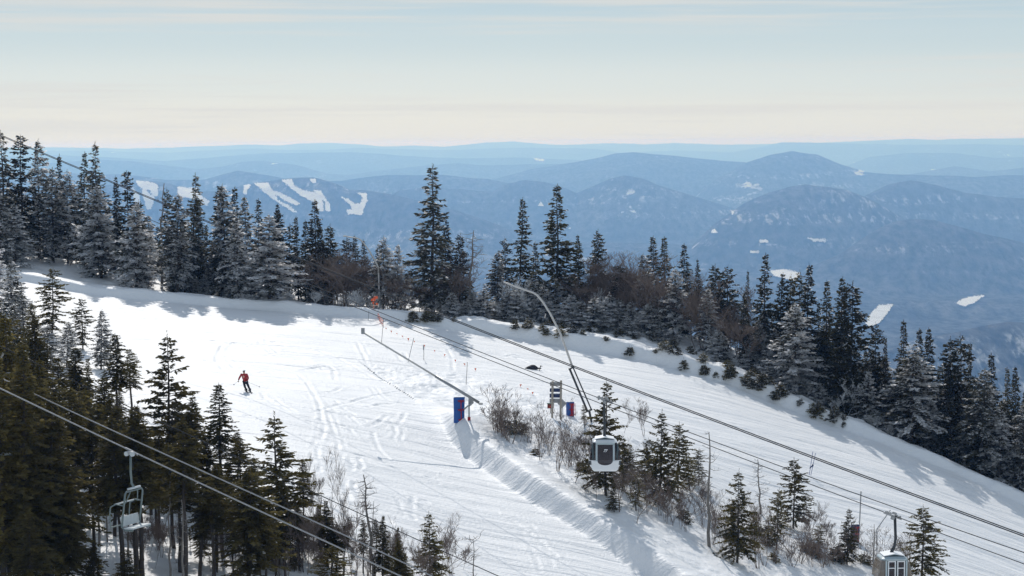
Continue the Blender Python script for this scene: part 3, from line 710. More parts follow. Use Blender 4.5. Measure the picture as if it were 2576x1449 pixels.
def far_tree(u, vt, kind, off=0.0, label=None, group=None, wide=1.0, var=None, lean=0.0):
    D = float(np.interp(u, footu, footD)) + off
    p = P(u, vt, D); h = p[2] - gz(p[0], p[1])
    if h < 0.6: return None
    # keep the crown's breadth in the picture in proportion on very tall or very short trees
    w = wide * (11.0 / max(h, 5.0)) ** 0.35
    return plant(kind, p[0], p[1], h, label, group, var, w, lean=lean)
def near_tree(u, vt, kind, vb=None, D=None, label=None, group=None, wide=1.0, var=None, lean=0.0):
    if D is None: D = hit(u, vb)
    p = P(u, vt, D); h = p[2] - gz(p[0], p[1])
    if h < 0.3: return None
    if kind in ('fg', 'semi') or (kind == 'open' and D < 120 and u < 1150): wide *= (13.0 / max(h, 4.0)) ** .45
    return plant(kind, p[0], p[1], h, label, group, var, wide, lean=lean)

# ---- the far tree line: the trees one can tell apart
T = [
 (9, 330, 'slim', 0, 1.0, 'tallest dark-topped spruce at the far left edge, its tip above the horizon'),
 (52, 341, 'slim', 1, 1.1, 'dark double-topped spruce just right of the leftmost spire, above the horizon'),
 (93, 353, 'semi', 2, 0.9, 'narrow frosted spruce whose tip just clears the horizon at the left'),
 (142, 391, 'dark', 7, 0.7, 'small black spruce top peeking over the frosted trees at the left'),
 (130, 424, 'semi', 0, 1.1, 'broad frosted spruce in front of the small black top at the left'),
 (168, 430, 'semi', 1, 1.0, 'grey frosted spruce behind the crest of the snow mound'),
 (204, 385, 'dark', 3, 0.7, 'dark spruce with a bushy club-shaped top left of the needle-sharp spire'),
 (248, 359, 'slim', 1, 0.9, 'needle-sharp dark spire rising highest above the snow mound'),
 (252, 470, 'frost', -1, 1.0, 'heavily frosted spruce with two bare trunks standing on the snow mound'),
 (293, 445, 'dark', 3, 0.6, 'thin dark spruce right of the needle-sharp spire'),
 (322, 432, 'slim', 1, 0.8, 'rounded slim spruce standing before the far ski runs at the left'),
 (340, 515, 'frost', -2, 1.0, 'heavily frosted spruce at the right end of the snow mound'),
 (360, 505, 'dark', 5, 0.5, 'little black spruce top in front of the bright far ski run'),
 (425, 469, 'dark', 4, 0.5, 'thin black spruce beside the dead spike'),
 (444, 490, 'semi', -1, 1.0, 'frosted spruce with a bare lower trunk above the berm'),
 (478, 438, 'slim', 2, 0.9, 'tall narrow grey spruce with a square blunt top'),
 (500, 495, 'dark', 4, 0.8, 'dark spruce close right of the blunt-topped one'),
 (551, 468, 'slim', 3, 0.8, 'ragged dark spruce with its top bent to the right'),
 (568, 466, 'semi', 1, 1.0, 'tall grey spruce left of the far hill of ski runs'),
 (587, 472, 'dark', 4, 0.8, 'black spruce close beside the tall grey one, before the far ski runs'),
 (595, 548, 'frost', -3, 0.9, 'white frosted spruce standing in front of two dark ones'),
 (622, 495, 'semi', 2, 0.9, 'grey spruce below the leftmost narrow far ski run'),
 (648, 503, 'dark', 3, 0.7, 'dark pointed spruce behind the big white one'),
 (676, 545, 'frost', -3, 1.35, 'biggest white frosted tree, broad and leaning out over the berm'),
 (691, 514, 'dark', 5, 0.7, 'black pointed spruce rising behind the big white tree'),
 (706, 530, 'dark', 4, 0.6, 'narrow black spruce right of the pair behind the big white tree'),
 (726, 559, 'dark', 4, 0.6, 'short black spruce below the middle of the far ski runs'),
 (750, 546, 'dark', 2, 0.7, 'dark spruce with a pale bare trunk below the far ski runs'),
 (768, 555, 'dark', 4, 0.8, 'dark full spruce right of the pale-trunked one'),
 (793, 505, 'dark', 1, 0.9, 'tall sharp dark spruce below the right end of the far ski runs'),
 (811, 550, 'dark', 2, 0.6, 'side spruce crowding the right flank of the tall sharp one'),
 (832, 566, 'dark', 3, 0.7, 'dark spruce halfway between the tall sharp one and the bent pipe'),
 (870, 594, 'dark', 3, 0.8, 'dark spruce behind the left end of the bent white pipe'),
 (896, 594, 'dark', 3, 0.8, 'dark spruce right behind the bend of the white pipe'),
 (922, 604, 'dark', 3, 0.7, 'dark spruce just right of the bend of the white pipe'),
 (947, 626, 'dark', 3, 0.5, 'short black spruce at the lower end of the bent white pipe'),
 (964, 596, 'semi', -1, 0.7, 'slender lightly frosted spruce right of the bent white pipe'),
 (1087, 416, 'slim', -1, 1.15, 'tallest spruce of the middle, broad grey spire standing alone against the blue hills'),
 (1115, 557, 'dark', 3, 0.8, 'black spruce tucked behind the right side of the tallest spire'),
 (1156, 589, 'dark', 2, 0.7, 'small dark spruce between the tallest spire and the crooked dead tree'),
 (1252, 635, 'semi', 1, 0.9, 'frosted spruce right of the crooked dead tree'),
 (1276, 594, 'dark', 3, 0.6, 'dark spruce at the left foot of the twin spires'),
 (1307, 500, 'dark', 1, 0.85, 'left one of the two tall dark spires against the blue valley'),
 (1349, 610, 'dark', 3, 0.7, 'short dark spruce between the two tall spires'),
 (1403, 468, 'dark', 0, 0.95, 'right and taller one of the two dark spires against the blue valley'),
 (1459, 593, 'dark', 3, 0.7, 'dark spruce at the right foot of the taller twin spire'),
 (1509, 579, 'dark', 3, 0.65, 'dark spruce standing alone in the brown bare trees'),
 (1560, 660, 'dark', 0, 0.8, 'dark spruce wrapped by brown bare trees'),
 (1622, 640, 'semi', 0, 0.9, 'tall frosted spruce with its white side to the right, right of the brown bare trees'),
 (1644, 596, 'dark', 4, 0.9, 'ragged dark spruce, left of a pair of flat tops'),
 (1676, 596, 'dark', 4, 0.9, 'ragged dark spruce, right of a pair of flat tops'),
 (1699, 677, 'frost', -1, 0.8, 'frosted spruce standing forward above the dwarf firs'),
 (1718, 616, 'dark', 4, 0.8, 'dark spruce behind the forward frosted one'),
 (1761, 654, 'dark', 4, 0.5, 'thin dark spruce between brown bare trees'),
 (1782, 729, 'frost', -1.2, 0.9, 'white conical frosted spruce right at the snow bank'),
 (1811, 665, 'dark', 4, 0.8, 'dark broken-topped spruce above the white conical one'),
 (1832, 664, 'dark', 4, 0.8, 'dark spruce right of the broken-topped one'),
 (1870, 735, 'dark', -1, 0.7, 'narrow almost black spruce at the edge of the run'),
 (1878, 681, 'dark', 5, 0.4, 'tiny dark spruce top over brown bare trees'),
 (1911, 806, 'semi', -1, 0.8, 'short frosted spruce at the edge of the bank'),
 (1922, 641, 'dark', 1, 0.8, 'tall dark open spruce left of the bright valley clearing'),
 (1957, 689, 'dark', 3, 0.8, 'blunt dark spruce in front of the bright valley clearing'),
 (1982, 693, 'dark', 4, 0.6, 'dark spruce with a snowy top before the bright valley clearing'),
 (2016, 677, 'dark', 2, 0.6, 'left twin of two close spires beside the bright valley clearing'),
 (2030, 666, 'dark', 1, 0.8, 'right twin of two close spires beside the bright valley clearing'),
 (2003, 768, 'frost', -3, 1.1, 'large shaggy frosted tree at the edge of the run'),
 (2061, 760, 'dark', 3, 0.6, 'low dark spruce between the twin spires and the tall triple'),
 (2084, 708, 'dark', 2, 0.7, 'left one of three tall brown-green spruces'),
 (2121, 700, 'dark', 0, 0.8, 'middle and tallest of three tall brown-green spruces'),
 (2144, 712, 'dark', 1, 0.9, 'right one of three tall brown-green spruces, beside a slanting snow field'),
 (2205, 808, 'dark', 4, 0.6, 'small dark spruce top below the slanting snow field'),
 (2229, 849, 'dark', 1, 0.5, 'narrow black spruce left of the big frosted one'),
 (2276, 806, 'dark', 3, 0.7, 'dark spruce with a cross-shaped top behind the big frosted one'),
 (2296, 872, 'semi', -1, 1.25, 'big frosted spruce with a thick bare trunk, above its long shadow on the run'),
 (2312, 829, 'dark', 4, 0.7, 'dark spruce behind the right side of the big frosted one'),
 (2340, 828, 'dark', 4, 0.7, 'dark dense spruce right behind the big frosted one'),
 (2180, 934, 'frost', -1, 0.7, 'small white frosted spruce on the edge of the run'),
 (2387, 850, 'dark', 4, 0.7, 'dark spire, left one of the pair at the upper right'),
 (2426, 835, 'dark', 4, 0.7, 'dark spire, taller one of the pair at the upper right'),
 (2442, 866, 'dark', 5, 0.5, 'thin dark spruce right of the taller spire at the upper right'),
 (2469, 930, 'semi', -1, 1.2, 'broad frosted spruce near the right edge'),
 (2504, 889, 'dark', 1, 0.8, 'tall dark spruce between two frosted ones near the right edge'),
 (2540, 927, 'dark', 3, 0.6, 'dark spruce top second from the right edge'),
 (2560, 924, 'dark', 4, 0.6, 'dark spruce top at the very right edge'),
 (2572, 985, 'semi', -1, 0.9, 'frosted spruce cut by the right edge of the picture'),
]
for (u, v, k, off, w, lab) in T: far_tree(u, v, k, off, lab, None, w)
far_tree(32, 515, 'frost', -4, 'heavily frosted tree spreading over the left end of the snow mound', None, 1.15)
far_tree(0, 470, 'semi', -3, 'frosted spruce cut by the left edge of the picture', None, 1.1)
far_tree(403, 461, 'snag', 3, 'dead black spike standing before the bright far ski run', None, .8, 1)
far_tree(1000, 618, 'frost', -1, 'crooked rime-covered tree top between the white pipe and the tallest spire', None, .6)
far_tree(1178, 579, 'snag', 0, 'crooked dead tree with a hooked top right of the tallest spire', None, .8, 2)
far_tree(1301, 690, 'rime', -3, 'white rimed bare tree in front of the left tall twin spire', None, .5)
far_tree(2131, 943, 'rime', -1, 'rimed bare sapling fork left of the small white spruce', None, .7)
for u, v, lab in [(940, 690, 'brown bare tree below the lower end of the bent white pipe')]: far_tree(u, v, 'bare', -2, lab)

# ---- the rest of the far tree line
top_u = [-60, 0, 100, 200, 300, 400, 500, 600, 700, 800, 900, 1000, 1050, 1130, 1200, 1300, 1400, 1500, 1600, 1700, 1800, 1900, 2000, 2100, 2200, 2300, 2400, 2500, 2640]
top_v = [430, 440, 465, 480, 500, 530, 545, 560, 600, 620, 660, 700, 720, 640, 690, 690, 690, 690, 670, 690, 710, 740, 780, 790, 860, 890, 900, 960, 1000]
fr = random.Random(21)
GD = 'dark spruces packed in the far tree line'; GF = 'frosted spruces packed in the far tree line'; GB = 'bare brown trees behind the far edge of the run'
GY = 'young frosted firs along the far edge of the run'; GT = 'dwarf firs poking out of the snow bank'; GR = 'rimed shrubs along the far edge of the run'
for row, (step, o0, o1, d0, d1) in enumerate([(27, 5, 10, 5, 60), (23, 1.5, 6, 25, 110), (26, -1.0, 1.5, 70, 170)]):
    u = -50.0
    while u < 2640:
        u += step * fr.uniform(.6, 1.4)
        if u < 430 and row < 2: o_add = 5.0
        else: o_add = 0
        if row < 2 and (60 < u < 420 or 590 < u < 790) and fr.random() < .4: continue
        if row == 2 and (900 < u < 1900 or 60 < u < 420 and fr.random() < .5): continue
        vt = float(np.interp(u, top_u, top_v)) + fr.uniform(d0, d1)
        left = u < 640
        mid = 1430 < u < 1680 or 1730 < u < 1900 or 850 < u < 1060
        if mid and fr.random() < .72: far_tree(u, vt - 30, 'bare', fr.uniform(-1.5, o1), 'leafless brown tree in the thicket of the far tree line', GB); continue
        pf = .62 if left else (.30 if u < 2100 else .42)
        if row == 0: pf *= .45
        if fr.random() < pf: far_tree(u, vt, 'semi' if fr.random() < .75 else 'frost', o_add + fr.uniform(o0, o1), 'grey rime-dusted spruce crowded among others in the far tree line', GF, fr.uniform(.8, 1.1))
        else: far_tree(u, vt, 'dark', o_add + fr.uniform(o0, o1), 'dark spruce crowded among others in the far tree line', GD, fr.uniform(.75, 1.05))
for k in range(66):
    u = fr.choice([fr.uniform(1440, 1900), fr.uniform(1440, 1660), fr.uniform(830, 1170), fr.uniform(780, 1080)])
    vt = float(np.interp(u, top_u, top_v)) + fr.uniform(-35, 60) - (25 if 1480 < u < 1650 else 0)
    far_tree(u, vt, 'bare', fr.uniform(-2, 4), 'leafless brown tree in the thicket of the far tree line', GB, fr.uniform(1.0, 1.6))
for k in range(52):      # young frosted firs at the top of the bank
    u = fr.choice([fr.uniform(1120, 1600), fr.uniform(1120, 1600), fr.uniform(1600, 2080)])
    foot = float(np.interp(u, footu, [f[1] for f in FOOT])); vt = foot - fr.uniform(28, 85)
    far_tree(u, vt, 'small', fr.uniform(-4.0, -1.2), 'young fir white with rime at the top of the snow bank', GY, fr.uniform(.9, 1.3))
for u, v, lab in [(1391, 700, 'tallest young frosted fir on the bank, below the taller twin spire'), (1457, 760, 'young white fir alone at the middle of the bank crest'), (1336, 702, 'slender rime-white young fir behind the bend of the long snow-making pipe')]:
    far_tree(u, v, 'small', -1.5, lab, None, .9)
for k in range(40):
    u = fr.choice([fr.uniform(640, 1130), fr.uniform(850, 1250), fr.uniform(1480, 1560), fr.uniform(2060, 2250)]); foot = float(np.interp(u, footu, [f[1] for f in FOOT]))
    far_tree(u, foot - fr.uniform(22, 60), 'rime' if fr.random() < .6 else 'shrub', fr.uniform(-2, 0), 'rimed leafless shrub at the edge of the far trees', GR)
far_tree(1495, 722, 'rime', -2, 'tall white rimed shrub between the young firs of the bank', None, .6); far_tree(1536, 747, 'rime', -2.2, 'white rimed shrub right of the tall rimed one', None, .6)
for u0, u1, n, f0, f1 in [(1290, 1560, 20, .12, .75), (1560, 2000, 40, .12, .98), (2000, 2130, 12, .4, 1.0), (1030, 1150, 7, .35, .9)]:
    for k in range(n):
        u = fr.uniform(u0, u1); va = np.interp(u, footu, [f[1] for f in FOOT]); vb = np.interp(u, toeu, toev); v = va + (vb - va) * fr.uniform(f0, f1) - 4
        p = G(u, float(v)); plant('tuft', p[0], p[1], fr.uniform(.4, .95), 'low dark fir tuft half buried in the snow bank', GT, wide=fr.uniform(.8, 1.25), sink=.1)

# ---- woods nearer than the run (lower left)
N = [
 (129, 676, 'open', 846, None, 1.1, 'slender frosty-green spruce leaning over the left corner of the run'),
 (207, 751, 'open', 880, None, 1.0, 'thin half-frosted spruce right of the slender one at the corner of the run'),
 (252, 781, 'semi', 930, None, .7, 'sparse rime-covered spruce with its top against the run at the left'),
 (81, 762, 'fg', None, 138, .75, 'narrow nearly black spruce with a long bare trunk at the left'),
 (293, 837, 'fg', None, 124, .9, 'tall dark spruce left of the thin half-bare one, top against the run'),
 (330, 878, 'fg', None, 129, .9, 'loose pale-green spruce right behind the tall dark one'),
 (215, 900, 'fg', None, 116, .6, 'dark narrow spruce top before the paler trees at the left'),
 (424, 845, 'open', None, 118, .85, 'tall lone spruce with a long visible trunk, top against the run left of the skier'),
 (553, 964, 'fg', None, 112, .95, 'dense pointed spruce below the skier'),
 (640, 1150, 'fg', None, 108, .8, 'dark spruce filling the gap right of the dense pointed one'),
 (694, 1046, 'open', None, 106, 1.0, 'irregular spruce with a dead stick for a top, right of the skier'),
 (761, 1160, 'fg', None, 108, .7, 'spruce on the right shoulder of the stick-topped one'),
 (110, 1040, 'fg', None, 93, .9, 'broad olive-green spruce left of the hanging chair'),
 (185, 872, 'fg', None, 122, 1.0, 'bushy olive spruce behind the chairlift cables'),
 (110, 850, 'fg', None, 126, 1.0, 'dull olive spruce left of the bushy one behind the cables'),
 (0, 905, 'fg', None, 112, 1.0, 'brown-green spruce cut by the left edge above the cables'),
 (20, 1180, 'fg', None, 90, .9, 'olive spruce at the lower left corner'),
 (1080, 1292, 'open', None, 107, .55, 'slim spruce standing alone at the lower middle'),
 (320, 1380, 'open', None, 93, .9, 'little spruce top right under the hanging chair'),
]
for (u, vt, k, vb, D, w, lab) in N: near_tree(u, vt, k, vb, D, lab, None, w, 2 if u < 115 and D is not None and D < 100 else (0, 1, 3, 4)[int(u) % 4])
for (u, vt, D, w, lab) in [(75, 1290, 86, .9, 'low olive spruce filling the frame under the broad olive one'), (165, 1225, 90, .75, 'olive spruce right of the broad olive one, its crown reaching the bottom edge'), (-15, 1060, 91, 1.0, 'brown-green spruce at the left edge behind the second chair'), (235, 1355, 90, .8, 'small olive spruce top at the bottom edge, left of the little one under the chair')]:
    near_tree(u, vt, 'fg', None, D, lab, None, w, 2)
near_tree(940, 1192, 'snag', None, 106, 'dead tree with long curved drooping branches and a snapped top', None, .95, 2)
near_tree(930, 1260, 'snag', None, 107, 'grey dead trunk behind the snapped one', None, .7, 3)
near_tree(1193, 1359, 'snag', None, 106, 'small bare dead tree at the bottom, right of the slim spruce', None, .8, 3)
near_tree(859, 1120, 'bare', None, 107, 'tall leafless tree reaching up over the run, between two spruces', None, .6)
near_tree(790, 1125, 'bare', None, 109, 'thin leafless tree right of the stick-topped spruce', None, .5)
near_tree(425, 1200, 'snag', None, 96, 'grey dead trunk behind the hanging chair, with short forked arms', None, .7, 1)
near_tree(460, 1255, 'snag', None, 94, 'pale broken dead trunk right of the hanging chair', None, .9, 0)
near_tree(245, 1090, 'snag', None, 100, 'bleached dead tree left of the chair hanger', None, .7, 3)
near_tree(160, 1075, 'snag', None, 96, 'thin grey dead trunk beside the broad olive spruce', None, .5, 0)
for (u, vt, D, k, w, lab) in [(-12, 600, 172, 'frost', 1.0, 'white rimed spruce at the very left edge beside the end of the snow mound'), (24, 655, 166, 'semi', .9, 'grey frosted spruce below the rimed one at the left edge'), (58, 722, 158, 'semi', .8, 'frosted spruce left of the slender frosty-green one, against the run'),
    (-28, 700, 152, 'fg', .9, 'dark green spruce cut by the left edge, halfway up the picture'), (8, 790, 142, 'fg', .9, 'dark spruce at the left edge above the crossing of the cables'), (166, 812, 150, 'semi', .7, 'small grey frosted spruce between the slender green and the thin half-frosted one'), (40, 850, 136, 'fg', .8, 'brownish spruce left of the nearly black long-trunked one')]:
    near_tree(u, vt, k, None, D, lab, None, w)
GN = 'olive spruces crowded in the woods at the lower left'; GS = 'bare dark trunks in the woods at the lower left'; GU = 'leafless undergrowth in the woods at the lower left'
env_u = [-40, 60, 150, 250, 330, 400, 470, 530, 600, 680, 760, 850, 950, 1050, 1100]
env_v = [640, 760, 830, 900, 930, 960, 970, 1030, 1070, 1130, 1190, 1260, 1290, 1330, 1380]
nr_ = random.Random(91)
for k in range(128):
    u = -60 + (1100 * (k * 0.618034 % 1.0)) + nr_.uniform(-12, 12); e = float(np.interp(u, env_u, env_v))
    lo = 88 + (u / 1100) * 14; hi = float(np.interp(e, [640, 900, 1000, 1100, 1300], [168, 138, 124, 118, 111]))
    f = nr_.random() ** 1.25; D = lo + (hi - lo) * f
    vt = e + nr_.uniform(8, 90) + (1 - f) * nr_.uniform(10, 190)
    if vt > 1400: continue
    if abs(u - 335) < 75 and D < 93.5: continue
    kd = 'fg' if nr_.random() < .85 else 'open'
    if D > 138 and nr_.random() < .5: kd = 'semi'
    near_tree(u, vt, kd, None, D, 'olive-green spruce crowded among others in the lower left woods', GN, nr_.uniform(.75, 1.05), (2 if u < 130 else nr_.choice((0, 1, 3, 4))))
for k in range(16):
    u = nr_.uniform(380, 1010); D = 92.5 + u / 1100 * 13 + nr_.uniform(0, 5)
    near_tree(u, nr_.uniform(1255, 1370) + max(0, u - 850) * .25, 'fg', None, D, 'olive-green spruce crowded among others in the lower left woods', GN, nr_.uniform(.5, .75), nr_.choice((2, 4)))
for k in range(34):
    u = nr_.uniform(330, 1080); D = 93 + u / 1100 * 13 + nr_.uniform(0, 6)
    near_tree(u, nr_.uniform(1230, 1370) + max(0, u - 850) * .2, 'bare', None, D, 'leafless twiggy growth low in the woods at the lower left', GU, nr_.uniform(.7, 1.0))
for k in range(24):
    u = nr_.uniform(20, 1000); D = 95 + u / 1100 * 12 + nr_.uniform(0, 14)
    near_tree(u, nr_.uniform(1160, 1320) + max(0, u - 700) * .2, 'snag', None, D, 'bare dark trunk without a crown in the lower left woods', GS, .8)
for k in range(84):
    u = nr_.uniform(-20, 1180); D = 93 + u / 1100 * 13 + nr_.uniform(0, 8)
    near_tree(u, nr_.uniform(1240, 1430) if u > 450 else nr_.uniform(1300, 1430), 'shrub' if nr_.random() < .5 else 'bare', None, D, 'leafless twiggy growth low in the woods at the lower left', GU, nr_.uniform(.8, 1.3))

# ---- the island of trees in the run
I = [
 (1525, 961, 'open', 1248, .9, 'tall dark spruce directly behind the hanging white gondola', 0),
 (1470, 1018, 'open', 1078, .8, 'knee-high spruce at the foot of the long snow-making pipe', 2),
 (1659, 1036, 'open', 1272, .95, 'dense spruce right of the white gondola', 0),
 (1706, 1067, 'open', 1240, 1.0, 'ragged spruce with outstretched limbs right of the dense one', 1),
 (1758, 1130, 'open', 1222, 1.3, 'low drooping spruce left of the tall dead trunk', 2),
 (1856, 1187, 'open', 1418, .95, 'upright spruce right of the tall dead trunk', 0),
 (1998, 1156, 'open', 1330, 1.0, 'wind-bent spruce with a forked crown right of the broken snag', 1),
 (1955, 1230, 'open', 1385, .9, 'low dark spruce under the wind-bent one', 2),
 (2133, 1280, 'open', 1423, .85, 'small dark spruce partly hiding the blue and red pad', 0),
 (2322, 1276, 'open', 1462, 1.0, 'spruce right of the lower brown gondola', 1),
 (1600, 1190, 'open', 1285, 1.0, 'short bushy spruce low between the gondola and the dense spruce', 2),
 (1566, 1110, 'open', 1230, .9, 'dark spruce peeking out right of the white gondola', 1),
]
for (u, vt, k, vb, w, lab, var) in I: near_tree(u, vt, k, vb, None, lab, None, w, var)
near_tree(1787, 1085, 'snag', 1378, None, 'tall straight dead trunk with short stubs on the island', None, .9, 0)
near_tree(1915, 1148, 'snag', 1294, None, 'broken leaning snag with curling branches', None, 1.0, 2, lean=.16)
near_tree(2200, 1318, 'snag', 1450, None, 'thick dead snag left of the lower brown gondola', None, 1.1, 3)
S = [(1247, 961, 1092, 'shrub', 'upright bare shrub at the left tip of the island'), (1447, 1058, 1218, 'bare', 'bare sapling left of the white gondola'), (1403, 1067, 1187, 'shrub', 'bare shrub below the sign boards'),
     (1360, 1092, 1158, 'shrub', 'low bare shrub left of the one below the sign boards'), (1478, 1192, 1242, 'shrub', 'thin bare sapling under the left side of the white gondola'), (1603, 1170, 1316, 'shrub', 'spreading bare shrub below the dense spruce'),
     (1620, 996, 1098, 'bare', 'bare tree behind the dense spruce'), (1570, 1000, 1090, 'bare', 'bare tree behind the gondola grip'), (1909, 1310, 1432, 'shrub', 'bare shrub right of the upright spruce'),
     (2082, 1285, 1390, 'bare', 'gnarled bare tree left of the small dark spruce'), (1300, 1010, 1090, 'shrub', 'loose bare shrub between the blue pad and the signs'), (2250, 1369, 1440, 'shrub', 'bare bush behind the roof of the lower gondola'),
     (1560, 1150, 1290, 'bare', 'bare tree under the right side of the white gondola'), (1500, 1170, 1260, 'bare', 'bare tree right under the white gondola'), (2040, 1260, 1370, 'bare', 'bare crooked tree right of the wind-bent spruce')]
for u, vt, vb, k, lab in S: near_tree(u, vt, k, vb, None, lab, None, 1.0)
GI = 'bare shrubs on the island of trees'; GJ = 'low fir tufts on the island of trees'
sr = random.Random(33)
# spine of the island in the picture, bushes scattered around it
spine_u = [1240, 1400, 1500, 1600, 1700, 1850, 2000, 2150, 2300]; spine_v = [1080, 1130, 1185, 1240, 1280, 1350, 1400, 1430, 1455]
for k in range(200):
    u = sr.uniform(1240, 2300); v = float(np.interp(u, spine_u, spine_v)) + sr.uniform(-45, 55) * (1 if u > 1400 else .4)
    if v > 1440: continue
    near_tree(u, v - sr.uniform(35, 105), 'shrub' if sr.random() < .75 else 'bare', v, None, 'leafless twiggy shrub rising from the snow of the island', GI, sr.uniform(.8, 1.3))
for (u, vt, vb, lab) in [(1585, 1120, 1200, 'young dark spruce crowding the left side of the dense spruce'), (1630, 1105, 1225, 'young spruce just left of the dense spruce'), (1735, 1150, 1235, 'small dark spruce between the ragged and the drooping one'), (1545, 1215, 1290, 'young fir under the bottom of the white gondola'), (1900, 1300, 1385, 'young spruce right of the upright spruce'), (2060, 1320, 1400, 'young spruce left of the gnarled bare tree')]:
    near_tree(u, vt, 'open', vb, None, lab, None, 1.1)
for k in range(14):
    u = sr.uniform(1260, 2250); v = float(np.interp(u, spine_u, spine_v)) + sr.uniform(-30, 40)
    if v > 1430: continue
    p = G(u, v); plant('tuft', p[0], p[1], sr.uniform(.5, 1.0), 'low fir tuft in the snow of the island', GJ, wide=1.2, sink=.1)

# ------------------------------------------------------------------ lift cables
def cable(pts, D0, D1, r, m, label, name='lift_cable', group=None, u0=-120, u1=2700, strands=1):
    a = np.array(pts, float); c = np.polyfit(a[:, 0], a[:, 1], 3 if len(a) > 4 else 2)
    mb = MB(); us_ = np.linspace(u0, u1, 60)
    inv = np.interp(us_, [0, 2576], [1 / D0, 1 / D1]); inv = 1 / D0 + (us_) / 2576 * (1 / D1 - 1 / D0)
    P_ = [P(float(u), float(np.polyval(c, u)), float(1 / i)) for u, i in zip(us_, inv)]
    for k in range(strands):
        mb.tube([p + np.array([0, 0, -.085 * k]) for p in P_], r, 6)
    o = mb.build(name, m, smooth=True); tag(o, label, 'cable', group)
    def at(u):
        return P(u, float(np.polyval(c, u)), 1 / (1 / D0 + u / 2576 * (1 / D1 - 1 / D0)))
    return at
C1 = cable([(0, 338), (270, 455), (604, 587), (752, 646), (1081, 783), (1207, 827), (1438, 920), (1811, 1063), (1878, 1087), (2200, 1200), (2576, 1347)], 170, 90, .030, M['cable'], 'topmost thick black cable crossing the whole view from upper left to lower right', strands=2)
C2 = cable([(0, 398), (604, 646), (789, 718), (937, 775), (1207, 885), (1501, 1003), (1585, 1034), (1811, 1116), (1878, 1138), (2167, 1245), (2576, 1391)], 178, 98, .026, M['cable'], 'middle black cable that carries the white gondola')
C3 = cable([(0, 419), (604, 659), (781, 728), (948, 794), (1207, 896), (1492, 1007), (1811, 1131), (1878, 1156), (2167, 1268), (2238, 1294), (2576, 1418)], 182, 102, .026, M['cable'], 'lowest of the three long black cables, carrying the brown gondola')
L0 = cable([(0, 870), (290, 1009), (441, 1076), (604, 1153), (785, 1238), (1021, 1344), (1242, 1444)], 92, 82, .022, M['cable'], 'dark thin chairlift cable crossing behind the two bright ones', u0=-120, u1=1500)
L1 = cable([(0, 950), (322, 1100), (604, 1228), (671, 1259), (839, 1332), (1075, 1444)], 90, 78, .032, M['cable_light'], 'bright twisted chairlift cable just above the one with the chair', u0=-120, u1=1400)
L2 = cable([(0, 977), (322, 1130), (604, 1263), (671, 1294), (761, 1334), (977, 1435)], 86, 74, .034, M['cable_light'], 'bright twisted chairlift cable that carries the empty chair', u0=-120, u1=1400)

